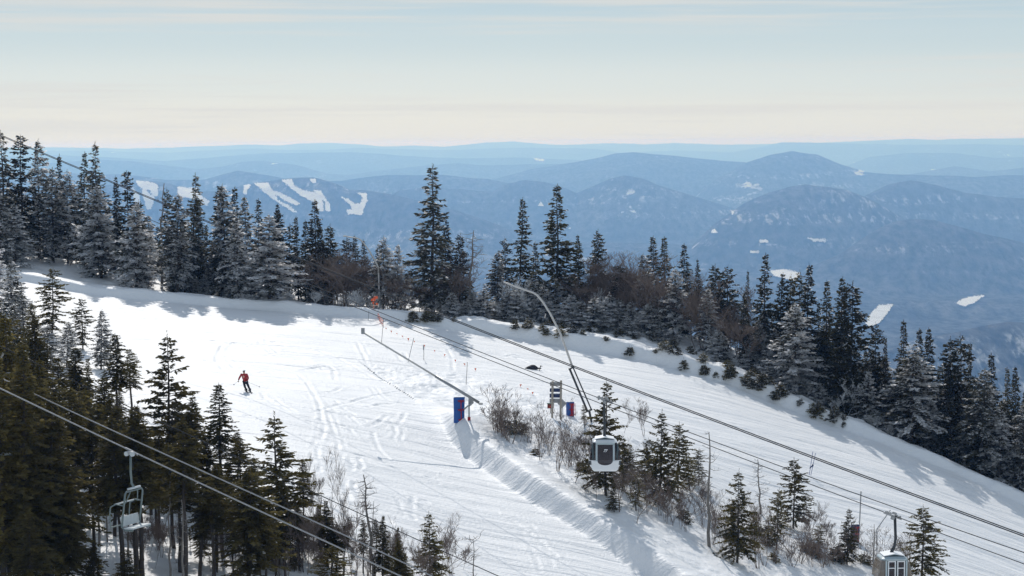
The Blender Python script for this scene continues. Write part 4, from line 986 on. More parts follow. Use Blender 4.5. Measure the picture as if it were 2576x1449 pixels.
# ------------------------------------------------------------------ gondolas
def grip(parent, z, slope):
    mb = MB(); rot = Matrix.Rotation(slope, 3, 'Y')
    mb.box((0, 0, z), (1.15, .16, .10), rot, .02)
    for x in (-.42, -.2, .2, .42):
        p = rot @ Vector((x, 0, .09)); mb.tube([p + Vector((0, -.07, z)), p + Vector((0, .07, z))], .085, 10)
    mb.box((.1, -.02, z + .16), (.26, .14, .14), rot, .02)
    mb.box((.0, -.02, z - .12), (.20, .2, .2), rot, .03)
    return mb.build('grip', M['steel'], parent)
def gondola(base, rz, label, front, slope, hang_h):
    g = empty('gondola', base, rz); g.scale = (.93, .93, .93); tag(g, label, 'gondola')
    W = [(0, .72), (.10, .80), (.32, .96), (.55, 1.02), (.75, 1.03), (1.3, .99), (1.75, .86), (1.95, .70)]   # z, half width
    def ring(z, w, d):
        pts = []; c = min(.28, w * .3)
        for sx, sy, a0 in ((1, 1, 0), (-1, 1, 90), (-1, -1, 180), (1, -1, 270)):
            for k in range(4):
                a = R(a0 + 30 * k); pts.append((sx * (w - c) + c * math.cos(a), sy * (d - c) + c * math.sin(a), z))
        return pts
    def shell(levels, name, m, capb=False, capt=False):
        mb = MB(); vs = []; fs = []
        for z, w in levels: vs += ring(z, w, w * .98)
        n = 16
        for r_ in range(len(levels) - 1):
            for i in range(n): j = (i + 1) % n; fs.append((r_ * n + i, r_ * n + j, r_ * n + n + j, r_ * n + n + i))
        if capb: fs.append(tuple(reversed(range(n))))
        if capt: fs.append(tuple(range((len(levels) - 1) * n, len(levels) * n)))
        mb.add(vs, fs); return mb.build(name, m, g, smooth=False)
    def wat(z): return float(np.interp(z, [a for a, _ in W], [b for _, b in W]))
    body_m = M['white_paint'] if front else M['pale_grey']
    shell([(z, w) for z, w in W if z <= .75] , 'lower_body', body_m, True)
    shell([(z, wat(z) - .012) for z in (.75, 1.0, 1.3, 1.55, 1.75, 1.93)], 'window_band', M['tint'] if front else M['smoke'])
    shell([(1.86, .79), (1.93, .77), (2.0, .66), (2.04, .50)], 'roof', M['white_paint'] if front else M['pale_grey'], True, True)
    # ski-rack / ridge plates on the roof
    mb = MB()
    for s in (-1, 1):
        mb.prism([(0, 2.16), (s * .62, 2.05), (s * .62, 2.09), (0, 2.21)][::s], -.55, .55)
    mb.build('roof_rack', M['snowcap'], g)
    MB().prism([(-.60, 2.02), (.60, 2.02), (0, 2.15)], -.50, .50).build('roof_ridge', M['green_dark'], g)
    yf = -1.03
    if front:
        # white front panel with an arched window opening
        arch = [(-.50, 1.78), (-.50, .72)] + [(-.50 * math.cos(R(a)), .72 - .30 * math.sin(R(a))) for a in range(15, 180, 15)] + [(.50, .72), (.50, 1.78)]
        outer = [(-.62, 1.90), (-.62, .76), (-.86, .76), (-.86, .24), (-.70, .05), (.70, .05), (.86, .24), (.86, .76), (.62, .76), (.62, 1.90)]
        mb = MB()
        # strips: left post, right post, lintel, then the panel under the arch
        mb.box((-.56, yf, 1.25), (.12, .05, 1.10)); mb.box((.56, yf, 1.25), (.12, .05, 1.10)); mb.box((0, yf, 1.84), (1.24, .05, .12))
        mb.build('window_frame', M['pale_grey'], g)
        mb = MB(); vs = []; fs = []
        low = [(-.88, .70), (-.50, .70)] + [(-.50 * math.cos(R(a)), .70 - .28 * math.sin(R(a))) for a in range(15, 180, 15)] + [(.50, .70), (.88, .70)]
        n = len(low)
        for (x, z) in low: vs.append((x, yf - .02, z))
        for (x, z) in low: vs.append((x * .97, yf - .01, .16))
        for (x, z) in low: vs.append((x * .80, yf + .06, .02))
        for r_ in range(2):
            for i in range(n - 1): fs.append((r_ * n + i, r_ * n + n + i, r_ * n + n + i + 1, r_ * n + i + 1))
        mb.add(vs, fs); mb.build('front_panel', M['white_paint'], g)
        w = MB().prism(arch, yf + .01, yf + .03).build('front_window', M['tint'], g)
        cu = bpy.data.curves.new('cabin_number', 'FONT'); cu.body = '77'; cu.size = .24; cu.shear = .3; cu.extrude = .004; cu.offset = .006
        t0 = bpy.data.objects.new('cabin_number_outline', cu); COL.objects.link(t0); bpy.context.view_layer.update()
        tme = bpy.data.meshes.new_from_object(t0.evaluated_get(bpy.context.evaluated_depsgraph_get())); bpy.data.objects.remove(t0)
        t = bpy.data.objects.new('cabin_number', tme); COL.objects.link(t); t.parent = w; tme.materials.clear(); tme.materials.append(M['snowcap']); t.location = (-.12, yf - .005, 1.30); t.rotation_euler = (R(90), 0, 0)
        MB().box((0, yf + .5, .80), (.98, .04, .03)).build('hand_rail', M['wood_bench'], g)
        for s in (-1, 1):
            mb = MB()
            for k in range(3): mb.box((s * .965, -.80, .48 + k * .09), (.16, .30, .06))
            mb.build('side_vent', M['vent'], g)
            MB().box((s * .80, -.97, 1.3), (.10, .03, 1.0), Matrix.Rotation(s * .06, 3, 'Y')).build('corner_post', M['green_dark'], g)
    else:
        mb = MB()
        for x in (-.60, .60): mb.box((x, yf, 1.0), (.09, .06, 1.9))
        mb.box((0, yf, 1.93), (1.29, .06, .06)); mb.build('door_frame', M['pale_grey'], g)
        for s in (-1, 1):
            cx = s * .275; mb = MB()
            for x in (-.20, .20): mb.box((cx + x, yf + .0, 1.0), (.06, .04, 1.75))
            for z in (.16, .6, 1.45, 1.84): mb.box((cx, yf + .0, z), (.34, .04, .05))
            d = mb.build('door', M['white_paint'], g)
            MB().box((cx, yf + .02, 1.0), (.34, .02, 1.72)).build('pane', M['tint'], d)
        mb = MB()
        for x in (-.515, 0, .515): mb.box((x, yf - .005, 1.0), (.035, .03, 1.8))
        mb.build('door_seal', M['green_dark'], g)
    for s in (-1, 1):
        MB().box((s * .62, 0, .48), (.36, 1.5, .07), None, .02).build('bench', M['navy_bench'], g)
    # hanger arm with its bend, and grip
    mb = MB(); H = hang_h
    if front: pts = [(0, 0, 2.12), (0, .0, 2.7), (-.03, 0, H - .5), (-.05, 0, H)]
    else: pts = [(-.02, 0, 2.12), (-.02, .0, 2.22), (.14, 0, 2.55), (.20, 0, 3.0), (.14, 0, H)]
    mb.tube(pts, [.10, .085, .07, .08] if front else [.12, .11, .09, .085, .085], 8); mb.build('hanger', M['dark_steel'], g, smooth=True)
    grip(g, H, slope)
    return g
b1 = C2(1521.0); hh = 4.55
gondola((b1[0], b1[1], b1[2] - hh * .93), R(0), 'white gondola with number 77 on its window hanging over the island', True, .37, hh)
b2 = C3(2250.0); hh = 4.35
gondola((b2[0] - .1, b2[1], b2[2] - hh * .93), R(4), 'brown-windowed gondola with double doors cut off by the bottom edge', False, .37, hh)

# ------------------------------------------------------------------ chairlift chairs
def chair(pos, rz, label, scale=1.0):
    c = empty('lift_chair', pos, rz); c.scale = (scale,) * 3; tag(c, label, 'lift chair')
    g = MB()       # local: +x forward, +y across the seat, origin at the cable
    g.tube([(-.30, 0, .10), (0, 0, .0), (.34, 0, -.14)], .05, 8); g.box((0, -.06, -.08), (.34, .16, .16), None, .03); g.build('grip', M['steel'], c)
    for x in (-.16, .14): MB().tube([(x, -.16, -.12), (x, -.06, -.12)], .10, 14).build('grip_wheel', M['seat_pad'], c)
    MB().tube([(0, -.04, -.1), (-.02, -.03, -.9), (0, 0, -1.40), (.10, .02, -1.56), (.12, .03, -1.60)], .052, 8).build('hanger', M['chair_paint'], c, smooth=True)
    W = .62
    MB().tube([(.12, -.42, -1.58), (.12, .42, -1.58)], .05, 8).build('pivot_bar', M['seat_pad'], c, smooth=True)
    for s in (-1, 1):
        MB().tube([(.12, 0, -1.68), (.12, s * (W - .1), -1.68), (.11, s * W, -1.78), (.02, s * W, -2.5), (-.08, s * W, -3.2), (.10, s * W, -3.32), (.5, s * W, -3.30)], .042, 8).build('side_frame', M['chair_paint'], c, smooth=True)
        MB().tube([(.05, s * (W + .06), -2.25), (-.35, s * (W + .06), -2.22), (-.62, s * (W + .06), -2.38), (-.66, s * (W + .06), -2.8), (-.62, s * (W + .06), -3.25)], .03, 7).build('safety_bar_arm', M['chair_paint'], c, smooth=True)
        MB().tube([(.12, s * .25, -1.72), (-.02, s * .42, -2.2)], .025, 6).build('brace', M['chair_paint'], c)
    MB().tube([(-.40, -W - .06, -2.24), (-.40, W + .06, -2.24)], .032, 7).build('safety_bar', M['seat_pad'], c, smooth=True)
    MB().tube([(-.62, -W - .06, -3.25), (-.62, W + .06, -3.25)], .028, 7).build('foot_rest', M['chair_paint'], c)
    MB().box((-.12, 0, -2.98), (.06, 1.22, .42), Matrix.Rotation(-.22, 3, 'Y'), .02).build('backrest', M['seat_pad'], c)
    MB().box((.26, 0, -3.24), (.52, 1.26, .07), Matrix.Rotation(-.08, 3, 'Y'), .025).build('seat', M['seat_pad'], c)
    return c
chair(L2(330.0), R(-26), 'empty grey double chair with pale seat hanging from the bright cable')
p = P(-18, 962, 88); chair(p, R(-26), 'second lift chair, only its pale bar ends showing at the left edge', 1.0)

# ------------------------------------------------------------------ piste furniture
def pad(u, vb, vt, w, label, net='front', m='blue_pad', tiltx=0.0):
    p = G(u, vb); D = p[1]; h = P(u, vt, D)[2] - p[2]
    e = empty('safety_pad', p, 0); tag(e, label, 'safety pad')
    mb = MB(); n = 14; ring = []
    for k in range(n):
        a = 2 * math.pi * k / n; ring.append((w / 2 * math.copysign(abs(math.cos(a)) ** .6, math.cos(a)), .22 * math.copysign(abs(math.sin(a)) ** .6, math.sin(a))))
    vs = []; fs = []
    lv = [(-.2, 1.0), (h * .3, .97), (h * .6, 1.0), (h * .97, 1.04), (h, .98)]
    for z, s in lv: vs += [(x * s + tiltx * z, y * s, z + (x * .08 if z >= h * .97 else 0)) for x, y in ring]
    for r_ in range(len(lv) - 1):
        for i in range(n): j = (i + 1) % n; fs.append((r_ * n + i, r_ * n + j, r_ * n + n + j, r_ * n + n + i))
    fs.append(tuple(range((len(lv) - 1) * n, len(lv) * n))); mb.add(vs, fs); mb.build('cushion', M[m], e, smooth=True)
    if net:
        sr_ = random.Random(int(u)); mb = MB(); x0 = w * .18
        yy = -.25
        for q in (-.02, .02): mb.tube([(x0 + q + tiltx * h, yy, h * .88), (x0 + q * .3 + tiltx * h * .5, yy, h * .5), (x0 + q + .03, yy, .05)], .022, 5)
        for zf in (.87, .48): 
            for k in range(3): mb.tube([(x0 - w * .3 + .02 * k, yy, h * (zf - .02 * k)), (x0 + sr_.uniform(-.05, .05), yy - .03, h * (zf + .01 - .04 * k)), (x0 + w * .27, yy, h * (zf + .02 - .03 * k))], .02, 4)
        if net == 'heavy':
            for k in range(0, 8, 2): mb.tube([(x0 - .05 + .05 * k, yy, h * .95), (x0 - .03 + .055 * k, yy, .0)], .02, 4)
            for k in range(9): mb.tube([(x0 - .08, yy, h * .1 * (k + .5)), (x0 + .34, yy - .02, h * .1 * (k + .5) + .03)], .018, 4)
        mb.box((x0, yy, .05), (w * .45, .06, .10)); mb.build('red_strap', M['red_net'], e)
    MB().box((tiltx * h, 0, h + .02), (w * .9, .34, .04), None, .015).build('snow_cap', M['snowcap'], e)
    return e
pad(1155, 1058, 999, .80, 'blue pad with red straps wrapped before the snow-making post')
pad(1434, 1046, 1011, .62, 'blue pad with red netting right of the sign boards', 'heavy')
pad(2151, 1362, 1319, .62, 'blue and red netted pad low at the right behind the small spruce', 'front', 'navy_board')

def pole(u0, v0, u1, v1, r, m, label, cat='pole', group=None, name='marker_pole', top=None):
    b = G(u1, v1); t = P(u0, v0, b[1]); e = tuple(b)
    mb = MB(); mb.tube([(0, 0, -.25), tuple((t - b) * .5 + np.array([0.02, 0, 0])), tuple(t - b)], r, 5)
    if top:
        o = empty(name, e); mb.build('shaft', m, o)
        d = t - b; MB().box(tuple(d * .93), (.10, .08, .42), None, .02).build('cap', M['steel'], o); tag(o, label, cat, group); return o
    o = mb.build(name, m, None); o.location = V(b); tag(o, label, cat, group); return o
pole(965, 801, 959, 862, .022, M['bamboo'], 'thin leaning pole nearest the orange marker', group='thin poles on the run')
pole(1041, 850, 1025, 911, .022, M['bamboo'], 'thin pole leaning most, right of the flag line', group='thin poles on the run')
pole(1065.5, 872, 1066, 906, .022, M['bamboo'], 'short upright pole with a grey cap and an orange flag', group='thin poles on the run', top=True)
pole(1175.5, 911, 1172, 968, .022, M['bamboo'], 'thin pole standing alone above the blue pad', group='thin poles on the run')
pole(928, 782, 926, 806, .02, M['bamboo'], 'short thin pole against the berm under the orange marker', group='thin poles on the run')
pole(2166, 1236, 2159, 1364, .045, M['steel'], 'tall straight grey-blue pole in front of the lower right pad')
# gate of two poles with a blue cloth between
b = G(2036, 1195); D = b[1]; e = empty('slalom_gate', b); tag(e, 'pair of thin poles joined by a small blue cloth on the right of the run', 'slalom gate')
for (ua, va, ub, vb) in ((2045, 1136, 2035, 1195), (2051.5, 1140, 2040, 1190)):
    MB().tube([tuple(P(ub, vb, D) - b + np.array([0, 0, -.15])), tuple(P(ua, va, D) - b)], .022, 5).build('pole', M['blue_pole'], e)
mb = MB(); q = [P(x, y, D - .03) - b for x, y in ((2037.5, 1175), (2041, 1173), (2045.5, 1166), (2047, 1172), (2041, 1176), (2036.5, 1179))]
mb.add([tuple(p_) for p_ in q] + [tuple(p_ + np.array([0, .05, 0])) for p_ in q], [(0, 1, 4, 5), (1, 2, 3, 4), (11, 10, 7, 6), (10, 9, 8, 7)]); mb.build('cloth', M['navy_board'], e)

# flags on the crossing line
fl = random.Random(3)
FL = [(971, 828), (984, 836), (998, 841), (1012, 848), (1027, 855), (1042, 861), (1067, 872), (1093, 885), (1119, 896), (1145, 909), (1168, 919), (1196, 931), (1310, 972), (1327, 981), (1340, 991)]
for (u, v) in FL:
    p = G(u, v + 2); z = .12; s = fl.uniform(.06, .10)
    mb = MB(); a = fl.uniform(-.6, .6)
    mb.add([(-s, 0, z + s), (s, .02, z + s * .9), (s * .2 + a * .1, -.04, z - s * 1.2), (-s, .02, z + s + .01), (s, .04, z + s * .9 + .01), (s * .2 + a * .1, -.02, z - s * 1.2)], [(0, 2, 1), (3, 4, 5), (0, 1, 4, 3), (1, 2, 5, 4), (2, 0, 3, 5)])
    o = mb.build('marker_flag', M['orange2'] if fl.random() < .5 else M['orange']); o.location = V(p); tag(o, 'tiny orange flag on the closing line across the run', 'flag', 'orange flags on the closing line')
mb = MB(); pp = [G(u, v + 2) for u, v in ((951, 799), (955, 806), (959, 812), (964, 819))]; b = pp[0]
for dz in (.15, .45):
    mb.tube([tuple(p_ - b + np.array([0, -.1, dz])) for p_ in pp], .035, 4)
for p_ in pp: mb.tube([tuple(p_ - b + np.array([0, -.1, 0])), tuple(p_ - b + np.array([0, -.1, .5]))], .03, 4)
o = mb.build('orange_netting', M['orange2']); o.location = V(b); tag(o, 'short strip of orange netting hanging down the berm', 'netting')
p = far = P(940, 783, 189.5); p[2] = gz(p[0], p[1]) + .1
mb = MB()
for k in range(9):
    a = fl.uniform(0, 6.28); q = Vector((fl.gauss(.0, .18), fl.gauss(0, .1), fl.uniform(.3, 1.0))); s = fl.uniform(.07, .13)
    mb.add([tuple(q + Vector((-s, 0, s))), tuple(q + Vector((s, .03, s * .8))), tuple(q + Vector((s * .8, 0, -s))), tuple(q + Vector((-s, -.04, -s * .6)))], [(0, 1, 2, 3)])
mb.tube([(0, .02, -.4), (.04, 0, 1.1)], .03, 5)
o = mb.build('warning_marker', M['orange']); o.location = V(p); tag(o, 'bright orange ribbon bundle on a stake at the top of the berm', 'marker')

# snow-making post with the long pipe (left of the signs)
b = G(1180, 1058); D = b[1]; e = empty('snow_gun', b); tag(e, 'snow-making post carrying a long pipe that points up over the run', 'snow gun')
top = P(1181, 1006, D) - b
pt_ = MB(); pt_.box((0, 0, top[2] / 2), (.11, .11, top[2]), None, .02); pt_.build('post', M['steel'], e)
MB().box((0, 0, .10), (.22, .20, .26), None, .04).build('foot_wrap', M['red_net'], e)
A = P(1205, 1013, D - .6) - b; Bm = P(1090, 936, D + .2 - 3.2) - b; E = P(913, 836, 141.5) - b
Bm = A + (E - A) * .375
MB().tube([tuple(A), tuple(Bm)], .105, 8).build('lower_pipe', M['steel'], e, smooth=True)
MB().tube([tuple(Bm), tuple(E)], .065, 8).build('upper_pipe', M['pipe'], e, smooth=True)
MB().tube([tuple(E + np.array([0, 0, -.12])), tuple(E + np.array([0, 0, .32]))], .13, 10).build('nozzle', M['steel'], e)
k0 = P(1168, 1029, D - .1) - b; k1 = P(1190, 1010, D - .3) - b
MB().tube([tuple(k0), tuple(k1)], [.07, .03], 6).build('brace', M['steel'], e)
MB().prism([(-.03, top[2] - .55), (.34, top[2] - .22), (.30, top[2] - .0), (-.05, top[2] + .2)], -.03, .03).build('bracket', M['steel'], e)
MB().box(tuple(A + np.array([.12, 0, -.08])), (.30, .14, .16), None, .04).build('hose_joint', M['pipe'], e)

# long inclined snow-making pipe of the island
b = G(1483, 1062); D = b[1]; e = empty('snow_gun', b); tag(e, 'tall slanting snow-making pipe with a bent arm, rising from two dark struts', 'snow gun')
q = lambda u, v, dD=0: tuple(P(u, v, D + dD) - b)
MB().tube([q(1488, 1062), q(1482, 1032)], .09, 8).build('post', M['dark_steel'], e)
MB().tube([q(1433, 928), q(1477, 1033)], .085, 8).build('strut', M['dark_steel'], e)
MB().tube([q(1441.5, 924, .3), q(1488, 1031, .3)], .055, 8).build('strut', M['dark_steel'], e)
MB().tube([q(1431.5, 929, 0), q(1443, 923, .3)], .08, 8).build('cross_bar', M['dark_steel'], e)
MB().tube([q(1475, 1035, 0), q(1489, 1030, .3)], .08, 8).build('cross_bar', M['dark_steel'], e)
MB().tube([q(1441, 925, .3), q(1410, 840, .5), q(1385, 790, .6), q(1366, 760, .8), q(1352, 743, 1), q(1343, 737, 1), q(1300, 722, 1), q(1266, 709, 1)], [.085, .085, .08, .08, .08, .07, .06, .05], 8).build('pipe', M['pipe'], e, smooth=True)
MB().tube([q(1370, 800, .6), q(1373, 789, .6)], .04, 6).build('bracket', M['pipe'], e)
# the one farther off, against the valley
D = 192.5; u0 = 952; b = P(955, 680, D); b[2] = gz(b[0], b[1]); e = empty('snow_gun', b); tag(e, 'far bent white snow-making pipe in front of the dark spruces', 'snow gun')
MB().tube([(0, 0, -.3), q(952, 674), q(948, 665), q(930, 633), q(915, 612), q(907, 603), q(899, 599.5), q(867, 594)], [.10, .09, .08, .07, .07, .07, .06, .06], 8).build('pipe', M['pipe'], e, smooth=True)
MB().box(q(868, 594), (.34, .2, .14), None, .04).build('nozzle', M['pipe'], e)

# direction sign seen from behind
b = G(1400, 1052); D = b[1]; e = empty('direction_sign', b); tag(e, 'two-post sign with four boards seen from behind above the island', 'sign')
q = lambda u, v, dy=0: P(u, v, D + dy) - b
for (ut, vt, ub, vb) in ((1390, 959, 1389, 1053), (1411.5, 957, 1410, 1056)):
    t = q(ut, vt, -.1); bb = q(ub, vb, -.1); MB().tube([tuple(bb + np.array([0, 0, -.3])), tuple(t)], .085, 8).build('post', M['timber'], e)
BO = [((1383.5, 1414), (962, 971), 'grey_board'), ((1383, 1414), (977.5, 986), 'navy_board'), ((1382.5, 1413.5), (991, 1000.5), 'navy_board'), ((1382.5, 1413.5), (1004, 1013.5), 'grey_board')]
for (ua, ub), (va, vb), mm in BO:
    x0 = q(ua, va)[0]; x1 = q(ub, va)[0]; z1 = q(ua, va)[2]; z0 = q(ua, vb)[2]
    o = MB().box(((x0 + x1) / 2, .03, (z0 + z1) / 2), (x1 - x0, .06, z1 - z0), None, .01).build('board', M[mm], e)
    if mm != 'grey_board': o['label'] = 'navy blue board'
    MB().box(((x0 + x1) / 2, .05, z1 + .03), ((x1 - x0) * .97, .14, .05), None, .015).build('snow_cap', M['snowcap'], o)
b = G(1385, 1040); D = b[1]; e = empty('trail_sign', b); tag(e, 'small dark red box sign with green top left of the two-post sign', 'sign')
q = lambda u, v, dy=0: P(u, v, D + dy) - b
c = q(1385, 1022); MB().tube([(0, .05, -.3), (0, .05, c[2])], .035, 6).build('post', M['timber'], e)
MB().box(tuple(c), (.50, .08, .34), None, .015).build('board', M['red_sign'], e); MB().box(tuple(c + np.array([0, 0, .21])), (.54, .12, .07), None, .01).build('cap', M['green_sign'], e)
mb = MB(); mb.tube([tuple(c + np.array([-.1, -.06, -.06])), tuple(c + np.array([0, -.06, -.02])), tuple(c + np.array([.1, -.06, -.08]))], .025, 4); mb.build('marking', M['orange'], e)
b = G(1417, 1052); D = b[1]; e = empty('diamond_sign', b); tag(e, 'blank grey diamond plate between the two-post sign and the blue pad', 'sign')
c = P(1414, 1015, D) - b; s = .36; MB().prism([(c[0] - s, c[2]), (c[0], c[2] - s), (c[0] + s, c[2]), (c[0], c[2] + s)], -.02, .02).build('plate', M['grey_board'], e)
MB().tube([(c[0], .04, c[2] + s * .9), (c[0] + .02, .04, c[2]), (.0, .04, -.3)], .03, 6).build('post', M['steel'], e)

# dark lump and little stake out on the run
b = G(1338.5, 929); mb = MB(); n = 10; lv = [(0, .62, .28), (.10, .60, .27), (.22, .42, .22), (.33, .20, .12), (.36, .03, .03)]; vs = []; fs = []
for z, rx, ry in lv: vs += [(rx * math.cos(2 * math.pi * k / n) * (1.15 if math.cos(2 * math.pi * k / n) < 0 else .9) + z * .25, ry * math.sin(2 * math.pi * k / n), z + .03 * math.sin(k * 2.1)) for k in range(n)]
for r_ in range(4):
    for i in range(n): j = (i + 1) % n; fs.append((r_ * n + i, r_ * n + j, r_ * n + n + j, r_ * n + n + i))
mb.add(vs, fs); mb.tube([(.5, 0, .06), (.72, -.03, .08), (.80, -.04, .03)], [.06, .07, .04], 6)
o = mb.build('covered_bundle', M['black'], smooth=True); o.location = V(b); tag(o, 'black lumpy bundle lying alone on the run above the signs', 'bundle')
b = G(1356.5, 933); mb = MB(); mb.tube([(0, 0, -.1), (.05, 0, .2), (.12, 0, .44)], .03, 5); mb.box((.14, 0, .40), (.08, .06, .16)); mb.tube([(.14, 0, .40), (.30, 0, .41)], .025, 4)
o = mb.build('stake', M['bamboo']); o.location = V(b); tag(o, 'tiny stake with a short side arm right of the black bundle', 'stake')
# stick leaning out of the snag beside the lower gondola
b = G(2206, 1420); t = P(2240, 1283, b[1]); m0 = P(2206, 1331, b[1]); mb = MB(); mb.tube([(0, 0, -.1), tuple(m0 - b), tuple(t - b)], .035, 6)
o = mb.build('slanting_pole', M['steel']); o.location = V(b); tag(o, 'thin slanting pole touching the cable left of the lower gondola', 'pole')

# ------------------------------------------------------------------ the skier
K = .00209
SK = G(625, 986.5)
def S2(x, y, d=0.0): return Vector(((x - 840) * K, d, (1130 - y) * K))
def skin(name, pts, edges, m, parent, sub=2):
    me = bpy.data.meshes.new(name); me.from_pydata([p[0] for p in pts], edges, []); me.update()
    o = bpy.data.objects.new(name, me); COL.objects.link(o); me.materials.append(m); o.parent = parent
    md = o.modifiers.new('Skin', 'SKIN'); md.use_smooth_shade = True
    for i, p in enumerate(pts):
        rr = p[1]; me.skin_vertices[0].data[i].radius = rr if isinstance(rr, tuple) else (rr, rr)
    me.skin_vertices[0].data[0].use_root = True
    s = o.modifiers.new('Sub', 'SUBSURF'); s.levels = sub; s.render_levels = sub
    return o
sk = empty('person', SK); tag(sk, 'skier in a red jacket, black trousers and pale helmet gliding down the run', 'person')
J = {
 'pel': (S2(722, 770, .12), (.15, .12)), 'wst': (S2(715, 690, .06), (.145, .115)), 'chs': (S2(700, 560, -.02), (.175, .13)), 'nb': (S2(697, 485, -.05), (.085, .08)), 'hd': (S2(697, 440, -.08), .075), 'hd2': (S2(696, 385, -.09), (.095, .11)), 'hd3': (S2(696, 352, -.08), .06),
 'rs': (S2(598, 515, -.02), .085), 're': (S2(522, 640, .02), .062), 'rw': (S2(495, 720, -.08), .045), 'ls': (S2(792, 510, -.02), .085), 'le': (S2(838, 645, .04), .062), 'lw': (S2(790, 745, -.12), .045),
 'rh': (S2(672, 790, .12), .105), 'rk': (S2(715, 925, -.08), .08), 'ra': (S2(768, 1085, .02), .055), 'lh': (S2(775, 790, .10), .105), 'lk': (S2(845, 925, -.10), .08), 'la': (S2(900, 1085, .0), .055)}
names = list(J); ix = {n: i for i, n in enumerate(names)}
E_ = [('pel', 'wst'), ('wst', 'chs'), ('chs', 'nb'), ('nb', 'hd'), ('hd', 'hd2'), ('hd2', 'hd3'), ('chs', 'rs'), ('rs', 're'), ('re', 'rw'), ('chs', 'ls'), ('ls', 'le'), ('le', 'lw'), ('pel', 'rh'), ('rh', 'rk'), ('rk', 'ra'), ('pel', 'lh'), ('lh', 'lk'), ('lk', 'la')]
skin('body', [(J[n][0], tuple(.86 * c for c in (J[n][1] if isinstance(J[n][1], tuple) else (J[n][1],) * 2)) if not n.startswith('hd') else J[n][1]) for n in names], [(ix[a], ix[b_]) for a, b_ in E_], M['skin'], sk)
def sub(names_, edges, m, nm, k=1.12):
    i2 = {n: i for i, n in enumerate(names_)}
    return skin(nm, [(J[n][0], tuple(k * c for c in (J[n][1] if isinstance(J[n][1], tuple) else (J[n][1],) * 2))) for n in names_], [(i2[a], i2[b_]) for a, b_ in edges], m, sk)
J['hem'] = (S2(722, 735, .09), (.165, .135))
jk = sub(['wst', 'chs', 'nb', 'rs', 're', 'rw', 'ls', 'le', 'lw', 'hem'], [('hem', 'wst'), ('wst', 'chs'), ('chs', 'nb'), ('chs', 'rs'), ('rs', 're'), ('re', 'rw'), ('chs', 'ls'), ('ls', 'le'), ('le', 'lw')], M['red_jacket'], 'jacket')
skin('jacket_hem', [(S2(722, 745, .10), (.188, .155)), (S2(718, 705, .07), (.184, .15))], [(0, 1)], M['orange_hem'], sk)
sub(['pel', 'rh', 'rk', 'ra', 'lh', 'lk', 'la'], [('pel', 'rh'), ('rh', 'rk'), ('rk', 'ra'), ('pel', 'lh'), ('lh', 'lk'), ('lk', 'la')], M['black'], 'trousers')
hm = skin('helmet', [(S2(696, 395, -.05), (.115, .125)), (S2(696, 368, -.05), (.118, .13)), (S2(697, 345, -.05), (.07, .08))], [(0, 1), (1, 2)], M['helmet'], sk)
MB().box(tuple(S2(694, 408, -.185)), (.17, .05, .075), None, .02).build('goggles', M['goggles'], sk)
MB().box(tuple(S2(695, 432, -.168)), (.025, .04, .045), None, .008).build('nose', M['skin'], sk)
def hand(n, sgn):
    c = J[n][0]; ends = []
    h = empty('glove', c + Vector((0, -.01, -.05))); h.parent = sk
    pts = [(Vector((0, 0, .03)), .038), (Vector((0, 0, -.03)), (.045, .032))]; ed = [(0, 1)]
    for i, dx in enumerate((-.034, -.012, .012, .034)):
        b0 = len(pts); pts += [(Vector((dx, -.02, -.06)), .013), (Vector((dx, -.055, -.075 + .004 * i)), .012), (Vector((dx, -.06, -.045)), .011)]
        ed += [(1, b0), (b0, b0 + 1), (b0 + 1, b0 + 2)]
    b0 = len(pts); pts += [(Vector((sgn * .045, -.03, -.02)), .014), (Vector((sgn * .03, -.065, -.03)), .012)]; ed += [(1, b0), (b0, b0 + 1)]
    o = skin('hand', pts, ed, M['glove'] if sgn > 0 else M['black'], h, 1); return c + Vector((0, -.045, -.09))
hr = hand('rw', 1); hl = hand('lw', -1)
bpy.context.view_layer.update()
wt = Vector((float(SK[0]), float(SK[1]), float(SK[2])))
# boots
for n in ('ra', 'la'):
    a = J[n][0]; mb = MB(); mb.tube([tuple(a + Vector((0, .02, .16))), tuple(a + Vector((0, .02, -.0))), tuple(a + Vector((.0, .03, -.05)))], [.075, .07, .065], 8); mb.box(tuple(a + Vector((.02, -.05, -.045))), (.12, .30, .09), Matrix.Rotation(R(12), 3, 'Z'), .03); mb.build('ski_boot', M['vent'], sk, smooth=False)
# skis follow the slope
for n in ('ra', 'la'):
    a = J[n][0]; bx, by = wt.x + a.x, wt.y + a.y; d = Vector((.30, -1, 0)).normalized(); pts = []
    for s in np.linspace(-.75, .85, 9):
        x = bx + d.x * s; y = by + d.y * s; pts.append(Vector((x, y, gz(x, y) + .03 + (.07 * ((s - .65) / .2) ** 2 if s > .65 else 0))))
    mb = MB(); w = Vector((d.y, -d.x, 0)) * .045; vs = []; fs = []
    for p_ in pts: vs += [tuple(p_ + w), tuple(p_ - w), tuple(p_ - w + Vector((0, 0, .018))), tuple(p_ + w + Vector((0, 0, .018)))]
    for i in range(8):
        o_ = i * 4
        for k in range(4): fs.append((o_ + k, o_ + (k + 1) % 4, o_ + 4 + (k + 1) % 4, o_ + 4 + k))
    fs += [(3, 2, 1, 0), (32, 33, 34, 35)]; mb.add(vs, fs); o = mb.build('ski', M['black']); tag(o, ("ski under the skier's foot on the side of the orange-gloved hand" if n == 'ra' else "ski under the skier's other foot, the one farther right"), 'ski', "the skier's skis")
    o['label'] = 'ski under the foot of the skier, nearer the free-standing dense spruce' if n == 'ra' else 'ski under the foot of the skier, on the side facing the blue pad'
